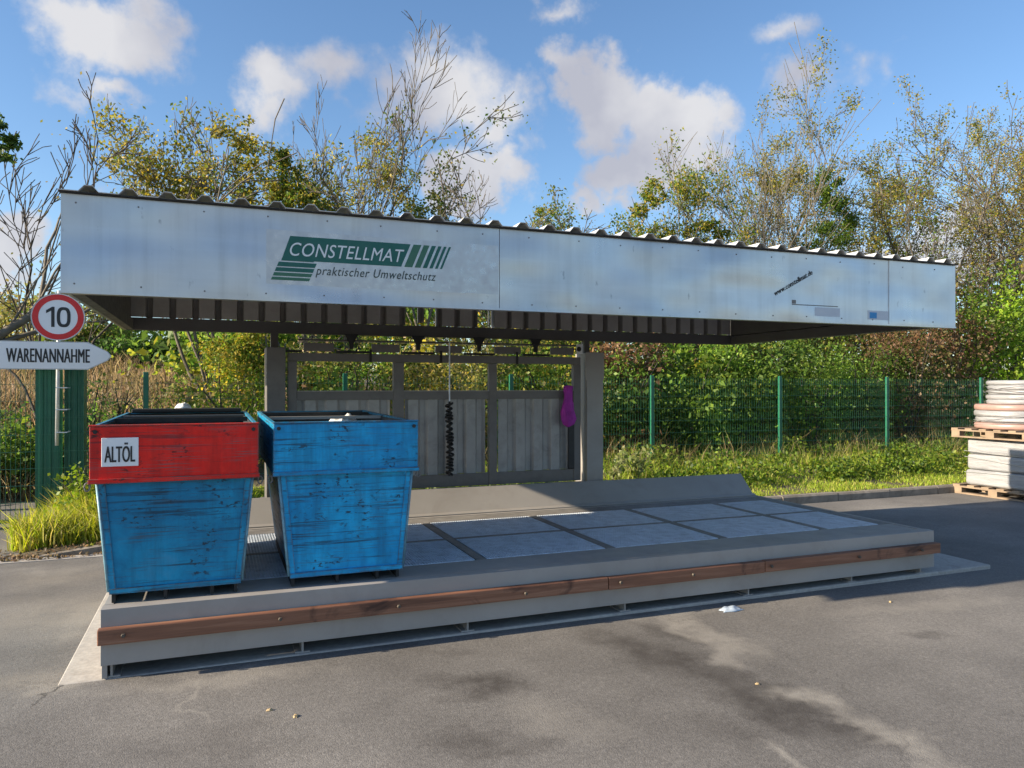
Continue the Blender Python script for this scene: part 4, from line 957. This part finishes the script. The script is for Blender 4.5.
stem_tree('leafy_tree', 'green and yellow leafy tree standing left of the bare birch stems', 682, 15.5, 142, YELLOW + GREEN, 1900, .09, stems=5, spread=.26, r=.04, seed=21, bark='bark_pale', zr=(.45, 1), width=.75, clumps=((650, 200, .4, .4, 700), (655, 232, .6, .35, 1100), (700, 235, .6, .3, 900), (638, 213, .22, .2, 260), (690, 190, .6, .5, 700)))
stem_tree('birch_tree', 'bare pale birch with several upright stems right of the roof middle', 757, 15.5, 72, OLIVE, 160, .07, stems=8, spread=.24, r=.04, seed=24, bark='bark_pale', levels=2, kids=(6, 9), ang=(14, 32), wig=.08)
stem_tree('tall_tree', 'tall thin leaved tree with pale leaning stems above the printed web address', 832, 16, 78, OLIVE + YELLOW, 3000, .085, stems=4, spread=.20, r=.05, seed=27, bark='bark_pale', zr=(.42, 1), width=.9)
stem_tree('ivy_tree', 'compact dark green ivy clad tree between pale stems at right', 836, 15.2, 158, BRIGHT + GREEN + DARK, 300, .085, stems=2, spread=.05, r=.05, seed=28, clumps=((832, 185, .4, .45, 1100), (840, 215, .6, .5, 1500), (828, 240, .7, .4, 1100)))
stem_tree('tall_tree', 'tall yellow leaved tree left of the thick dark trunk at the canopy end', 905, 16.5, 95, YELLOW + OLIVE, 2800, .09, stems=3, spread=.2, r=.06, seed=31, zr=(.4, 1), bark='bark_grey')
stem_tree('tall_tree', 'tall tree with a straight brown trunk beside the canopy right end', 962, 15, 98, YELLOW + OLIVE, 3400, .085, stems=1, spread=.02, r=.10, seed=34, zr=(.42, 1), bark='bark_grey', levels=3, kids=(7, 9), ang=(28, 58), width=1.2, lean=(.02, 0))
stem_tree('forked_tree', 'big forked tree with thick pale limbs at the right picture edge', 1008, 16, 88, YELLOW + RUST, 3200, .085, stems=3, spread=.22, r=.10, seed=37, zr=(.4, 1), bark='bark_grey', levels=3, kids=(5, 7), ang=(24, 50))
stem_tree('tall_tree', 'tree leaning in from beyond the right picture edge', 1062, 16, 80, OLIVE + YELLOW, 2600, .085, stems=3, spread=.3, r=.08, seed=39, zr=(.35, 1), bark='bark_grey')
stem_tree('small_tree', 'small yellow leaved tree with pale slanting trunk behind the left post', 245, 13.4, 322, YELLOW + BRIGHT, 1200, .08, stems=2, spread=.12, r=.05, seed=41, bark='bark_pale', levels=2, clumps=((225, 360, .4, .35, 700), (255, 350, .5, .4, 800)))
stem_tree('birch_tree', 'thin pale birch stems behind the right half of the roof', 800, 17, 120, OLIVE, 500, .07, stems=4, spread=.12, r=.035, seed=43, bark='bark_pale', levels=2, kids=(5, 8), ang=(14, 32), wig=.08)
stem_tree('birch_tree', 'pale birch stems between the last two tall trees at right', 930, 17.5, 130, OLIVE + RUST, 700, .07, stems=4, spread=.2, r=.04, seed=44, bark='bark_pale', levels=2, kids=(6, 8), ang=(16, 36), wig=.1)
# dark fir twigs at the far left edge
t = stem_tree('fir_tree', 'dark evergreen branch tips at the far left picture edge', -48, 12, 60, DARK, 0, stems=1, spread=.02, r=.08, seed=50, levels=2, clumps=((-2, 140, .22, .10, 300), (-8, 155, .22, .08, 220), (-9, 120, .2, .1, 200), (-10, 210, .14, .08, 160), (-50, 180, .3, .5, 600), (-60, 250, .5, .8, 800)))

# --- hedge and bushes, right part
GB = 'bushes behind the fence'
bush('hedge_bush', 'dark green bush with rusty top just right of the right post', 622, 12.0, 338, 1.0, DARK + RUST[:2], 6500, .065, seed=1)
bush('hedge_bush', 'dark green bush between the first two fence posts right of the partition', 690, 11.9, 345, 1.05, DARK + GREEN, 7000, .065, seed=2)
bush('hedge_bush', 'green bush with yellow sprays left of the middle right fence post', 745, 12.1, 330, 1.0, DARK + GREEN + YELLOW[1:2], 7000, .065, seed=3)
bush('hedge_bush', 'yellow flecked green bush right of the middle right fence post', 805, 12.0, 334, 1.05, GREEN + DARK + YELLOW[1:2], 7000, .065, seed=4)
bush('hedge_bush', 'deep green bush left of the fence post nearest the pallets', 855, 12.2, 345, 1.0, DARK + GREEN, 6500, .065, seed=5)
bush('rusty_bush', 'rust brown autumn bush behind the fence post nearest the pallets', 905, 12.2, 300, 1.25, RUST + DARK[:1], 8500, .065, seed=6)
bush('rusty_bush', 'reddish brown bush just left of the pallet stack', 950, 12.6, 262, 1.1, RUST + GREEN[:1], 7500, .065, seed=7)
bush('bright_bush', 'tall bright green bush behind the pallet stack', 1012, 12.2, 268, 1.15, BRIGHT + GREEN[:2], 9000, .065, seed=8)
bush('bright_bush', 'bright green bush at the right picture edge', 1075, 12.5, 275, 1.3, BRIGHT + GREEN[:1], 6500, .07, seed=9)
bush('back_bush', 'olive bush in the second row behind the canopy right end', 870, 14.0, 268, 1.6, OLIVE + RUST, 6500, .08, seed=10)
bush('back_bush', 'twiggy rust and olive bush between the tall trunks at right', 985, 14.2, 215, 1.2, RUST + OLIVE, 2600, .07, seed=11)
bush('back_bush', 'green second row bush hidden mostly by the roof', 770, 14.0, 285, 1.6, GREEN + OLIVE, 6000, .08, seed=12)
bush('back_bush', 'dim rusty second row bush behind the right post', 640, 14.0, 290, 1.7, DARK + RUST, 6500, .08, seed=13)
bush('back_bush', 'green and tan second row bush behind the partition', 540, 14.0, 318, 1.6, OLIVE + GREEN, 6000, .08, seed=14)
# left and centre, behind the partition and the bins
bush('hedge_bush', 'sunlit olive bush seen through the middle open bay', 450, 12.6, 335, 1.3, OLIVE + YELLOW[:2] + TAN[:1], 6000, .065, seed=15)
bush('hedge_bush', 'green and tan bush seen through the left open bay', 350, 12.8, 335, 1.3, GREEN + OLIVE + TAN[:1], 6000, .065, seed=16)
bush('hedge_bush', 'yellow green bush seen through the right open bay', 555, 12.3, 338, 1.1, YELLOW[1:] + GREEN, 5500, .065, seed=17)
bush('bright_bush', 'bright yellow green bush left of the left canopy post', 232, 12.4, 352, .75, YELLOW[1:] + BRIGHT, 4500, .06, seed=18)
bush('low_bush', 'low green and brown scrub behind the two containers', 185, 12.4, 388, 1.0, OLIVE + GREEN + TAN[1:3], 4500, .055, seed=19)
bush('low_bush', 'dark tangle of stems right of the green gate posts', 100, 12.2, 372, .55, DARK + TAN[1:3], 1500, .05, seed=20, stems=26)
bush('low_bush', 'low dark green scrub seen through the mesh gate', 22, 13.6, 405, 1.2, DARK + GREEN, 5000, .06, seed=21)
bush('low_bush', 'dark green scrub at the far left beyond the gate', -60, 13.6, 400, 1.3, DARK + GREEN, 4000, .065, seed=22)
bush('far_bush', 'large olive green bush beyond the dry field at left', 150, 24, 322, 2.2, GREEN + OLIVE, 6500, .11, seed=23)
bush('far_bush', 'dark green bush beyond the dry field right of the arrow sign', 108, 22, 338, 1.4, DARK + GREEN[:1], 4500, .10, seed=24)
bush('far_bush', 'olive brown bush beyond the field behind the round sign', 40, 23, 302, 2.0, OLIVE + TAN[2:3] + GREEN[:1], 6000, .10, seed=25)
bush('far_bush', 'pale straggly bush at the left edge beyond the field', -10, 24, 285, 1.8, OLIVE + TAN[1:3], 4500, .10, seed=26)
bush('far_bush', 'green bush beyond the field left of the left post', 215, 23, 325, 2.0, GREEN + YELLOW[1:2], 5500, .11, seed=27)
bush('far_bush', 'distant green bush behind the left bay', 320, 22, 290, 2.6, GREEN + OLIVE, 8000, .12, seed=28)
bush('far_bush', 'distant olive bush behind the middle bay', 440, 22, 270, 2.8, YELLOW[1:] + GREEN, 11000, .13, seed=29)

for px, Y, ty, hf, cl, lab in ((560, 17, 300, 2.4, GREEN + OLIVE, 'deep green thicket seen over the right open bay'), (660, 16.5, 300, 2.2, GREEN + YELLOW[1:2], 'thicket below the roof right of the right post'), (760, 16.5, 300, 2.2, DARK + OLIVE, 'dark thicket below the roof middle right'),
                             (850, 17, 300, 2.2, GREEN + OLIVE, 'thicket behind the canopy right part'), (935, 17, 290, 2.0, RUST + OLIVE, 'rusty thicket between the tall trunks'), (1030, 17.5, 270, 2.2, OLIVE + GREEN, 'olive thicket behind the bright green bush'), (270, 17, 312, 2.2, GREEN + YELLOW[1:2], 'green thicket above the left post')):
    bush('thicket', lab, px, Y, ty, hf, cl, 6500, .13, seed=px, group='thickets far behind the fence')
# --- ground cover
def blades(name, n, xr, yr, hgt, cols, label, zfun, clump=.5, width=.012, dens=None, cat=None):
    x = rng.uniform(*xr, n); y = rng.uniform(*yr, n)
    f = np.sin(x * 2.9 + 1) * np.sin(y * 3.7) + np.sin(x * 7.3 + y * 5.1) * .6 + rng.normal(0, .5, n)
    keep = f > -1 + clump
    if dens is not None: keep &= rng.uniform(0, 1, n) < dens(x, y)
    x, y, f = x[keep], y[keep], f[keep]; n = len(x); z = zfun(x, y) - .01
    h = rng.uniform(*hgt, n) * (.75 + .22 * np.clip(f, -1, 2)); a = rng.uniform(0, 2 * pi, n); w = width * rng.uniform(.6, 1.5, n)
    ca, sa = np.cos(a) * w, np.sin(a) * w; l1 = rng.normal(0, .12, (n, 2)) * h[:, None]; l2 = l1 * 2.4 + rng.normal(0, .16, (n, 2)) * h[:, None]
    p0 = np.stack([x - ca, y - sa, z], 1); p1 = np.stack([x + ca, y + sa, z], 1)
    m0 = np.stack([x - ca * .8 + l1[:, 0], y - sa * .8 + l1[:, 1], z + h * .55], 1); m1 = np.stack([x + ca * .8 + l1[:, 0], y + sa * .8 + l1[:, 1], z + h * .55], 1)
    tp = np.stack([x + l2[:, 0], y + l2[:, 1], z + h * rng.uniform(.8, 1, n)], 1)
    tq = tp + np.stack([ca, sa, np.zeros(n)], 1) * .15
    v = np.stack([p0, p1, m1, m0, m0, m1, tq, tp], 1).reshape(-1, 3)
    o = raw_mesh(name, v, 4, 'grass_blade', np.repeat(tints(n, cols), 2, axis=0)); return tag(o, label, cat, None, 'stuff')
GRASS = [(.34, .46, .045), (.44, .52, .07), (.24, .37, .035), (.52, .50, .14)]
tz = lambda x, y: terrain_z(x, y)
blades('verge_grass', 70000, (-1.2, 15), (8.58, 11.2), (.04, .12), GRASS, 'short sunlit grass on the verge between kerb and fence', tz, .3, .0055)
blades('verge_weeds', 34000, (.8, 15), (9.6, 11.6), (.12, .34), GRASS + [(.34, .30, .14)], 'taller seeding weeds along the fence foot', tz, .7, .0055, lambda x, y: np.clip((y - 9.0) / 1.2, .1, 1))
blades('verge_stalks', 2400, (2.5, 15), (10.0, 11.4), (.35, .75), [(.36, .29, .15), (.28, .22, .10), (.22, .24, .07)], 'dry seed stalks standing along the fence foot', tz, .9, .004)
blades('gate_grass', 20000, (-1.95, -.75), (8.75, 10.35), (.14, .46), [(.36, .39, .03), (.45, .45, .06), (.24, .31, .03), (.48, .42, .14)], 'bright yellow green grass tuft at the foot of the gate posts', tz, .1, .006, lambda x, y: np.clip(1.25 - ((x + 1.3) / .62) ** 2 * .6 - ((y - 9.6) / .85) ** 2 * .8, 0, 1))
blades('field_grass', 46000, (-9, 5.5), (12.8, 23), (.18, .75), TAN, 'dry tan field grass on the bank behind the fence at left', tz, .1, .013, lambda x, y: np.clip(1.3 - (x > .5) * .55, 0, 1))
blades('wild_grass', 22000, (3, 22), (11.2, 20), (.15, .5), GREEN + TAN[1:3] + OLIVE, 'rough undergrowth below the hedge at right', tz, .1, .012)
def weeds(name, label, n, xr, yr, hr, cols, leaf, dens=None):
    k = n // 110; cx = rng.uniform(*xr, k); cy = rng.uniform(*yr, k); ch = rng.uniform(*hr, k); idx = rng.integers(0, k, n)
    p = np.stack([cx[idx] + rng.normal(0, .15, n), cy[idx] + rng.normal(0, .13, n), np.zeros(n)], 1); p[:, 1] = np.maximum(p[:, 1], KERB_Y + .15)
    p[:, 2] = terrain_z(p[:, 0], p[:, 1]) + rng.uniform(.03, 1, n) * ch[idx]
    return tag(raw_mesh(name, leaf_cards(p, leaf, -.1, .6), 4, 'leaf', tints(n, cols)), label, None, None, 'stuff')
weeds('verge_herbs', 'low broad leaved herbs scattered through the verge', 22000, (.8, 15), (9.3, 11.2), (.08, .42), BRIGHT + [(.24, .28, .04)] + GREEN + DARK[:2], .06)
weeds('gate_herbs', 'leafy herbs growing by the gate posts', 1500, (-1.5, -.8), (9.3, 10.5), (.2, .5), BRIGHT + [(.2, .24, .03)], .06)
def plant(name, label, px, py, Y, h, n, cols, leaf):
    g = at_y(px, CY, Y); zb = float(terrain_z(g.x, Y)); t = tag(empty(name, (g.x, Y, zb)), label, 'plant', 'weeds on the verge'); b = MB(); pts = []
    for i in range(n):
        a = rng.uniform(0, 2 * pi); e = Vector((math.cos(a) * h * .45, math.sin(a) * h * .3, h * rng.uniform(.7, 1))); b.tube([(0, 0, -.02), e * .5 + Vector((0, 0, h * .1)), e], [.006, .005, .003], 4, caps=False)
        for f in np.linspace(.35, 1, 9): pts += [np.array(e) * f + rng.normal(0, .03, 3) for _ in range(3)]
    b.build('stem', 'bark_grey', t); raw_mesh('leaves', leaf_cards(np.array(pts), leaf, -.2, .6), 4, 'leaf', tints(len(pts), cols), t)
PALE = [(.32, .34, .16), (.26, .30, .12), (.22, .27, .08)]
plant('pale_weed', 'pale leaved weed right beside the right canopy post', 610, 450, 9.6, .62, 6, PALE, .08)
plant('pale_weed', 'second pale leaved weed left of the first fence post', 636, 455, 9.7, .52, 5, PALE, .08)
plant('broad_weed', 'broad leaved green weed by the gate post left of the red rim', 84, 470, 9.7, .6, 12, BRIGHT, .06)
# dry leaf litter and crumbs along the left kerb
n = 900; x = rng.uniform(-2.6, -.7, n); y = KERB_Y + np.abs(rng.normal(0, .22, n)) * 1.2 - .12
p = np.stack([x, y, np.maximum(terrain_z(x, y), 0) + .012], 1)
tag(raw_mesh('leaf_litter', leaf_cards(p, .035, .0, .7), 4, 'leaf', tints(n, [(.2, .14, .08), (.28, .2, .12), (.1, .08, .05)])), 'scattered dry leaf litter along the kerb before the gate', None, None, 'stuff')
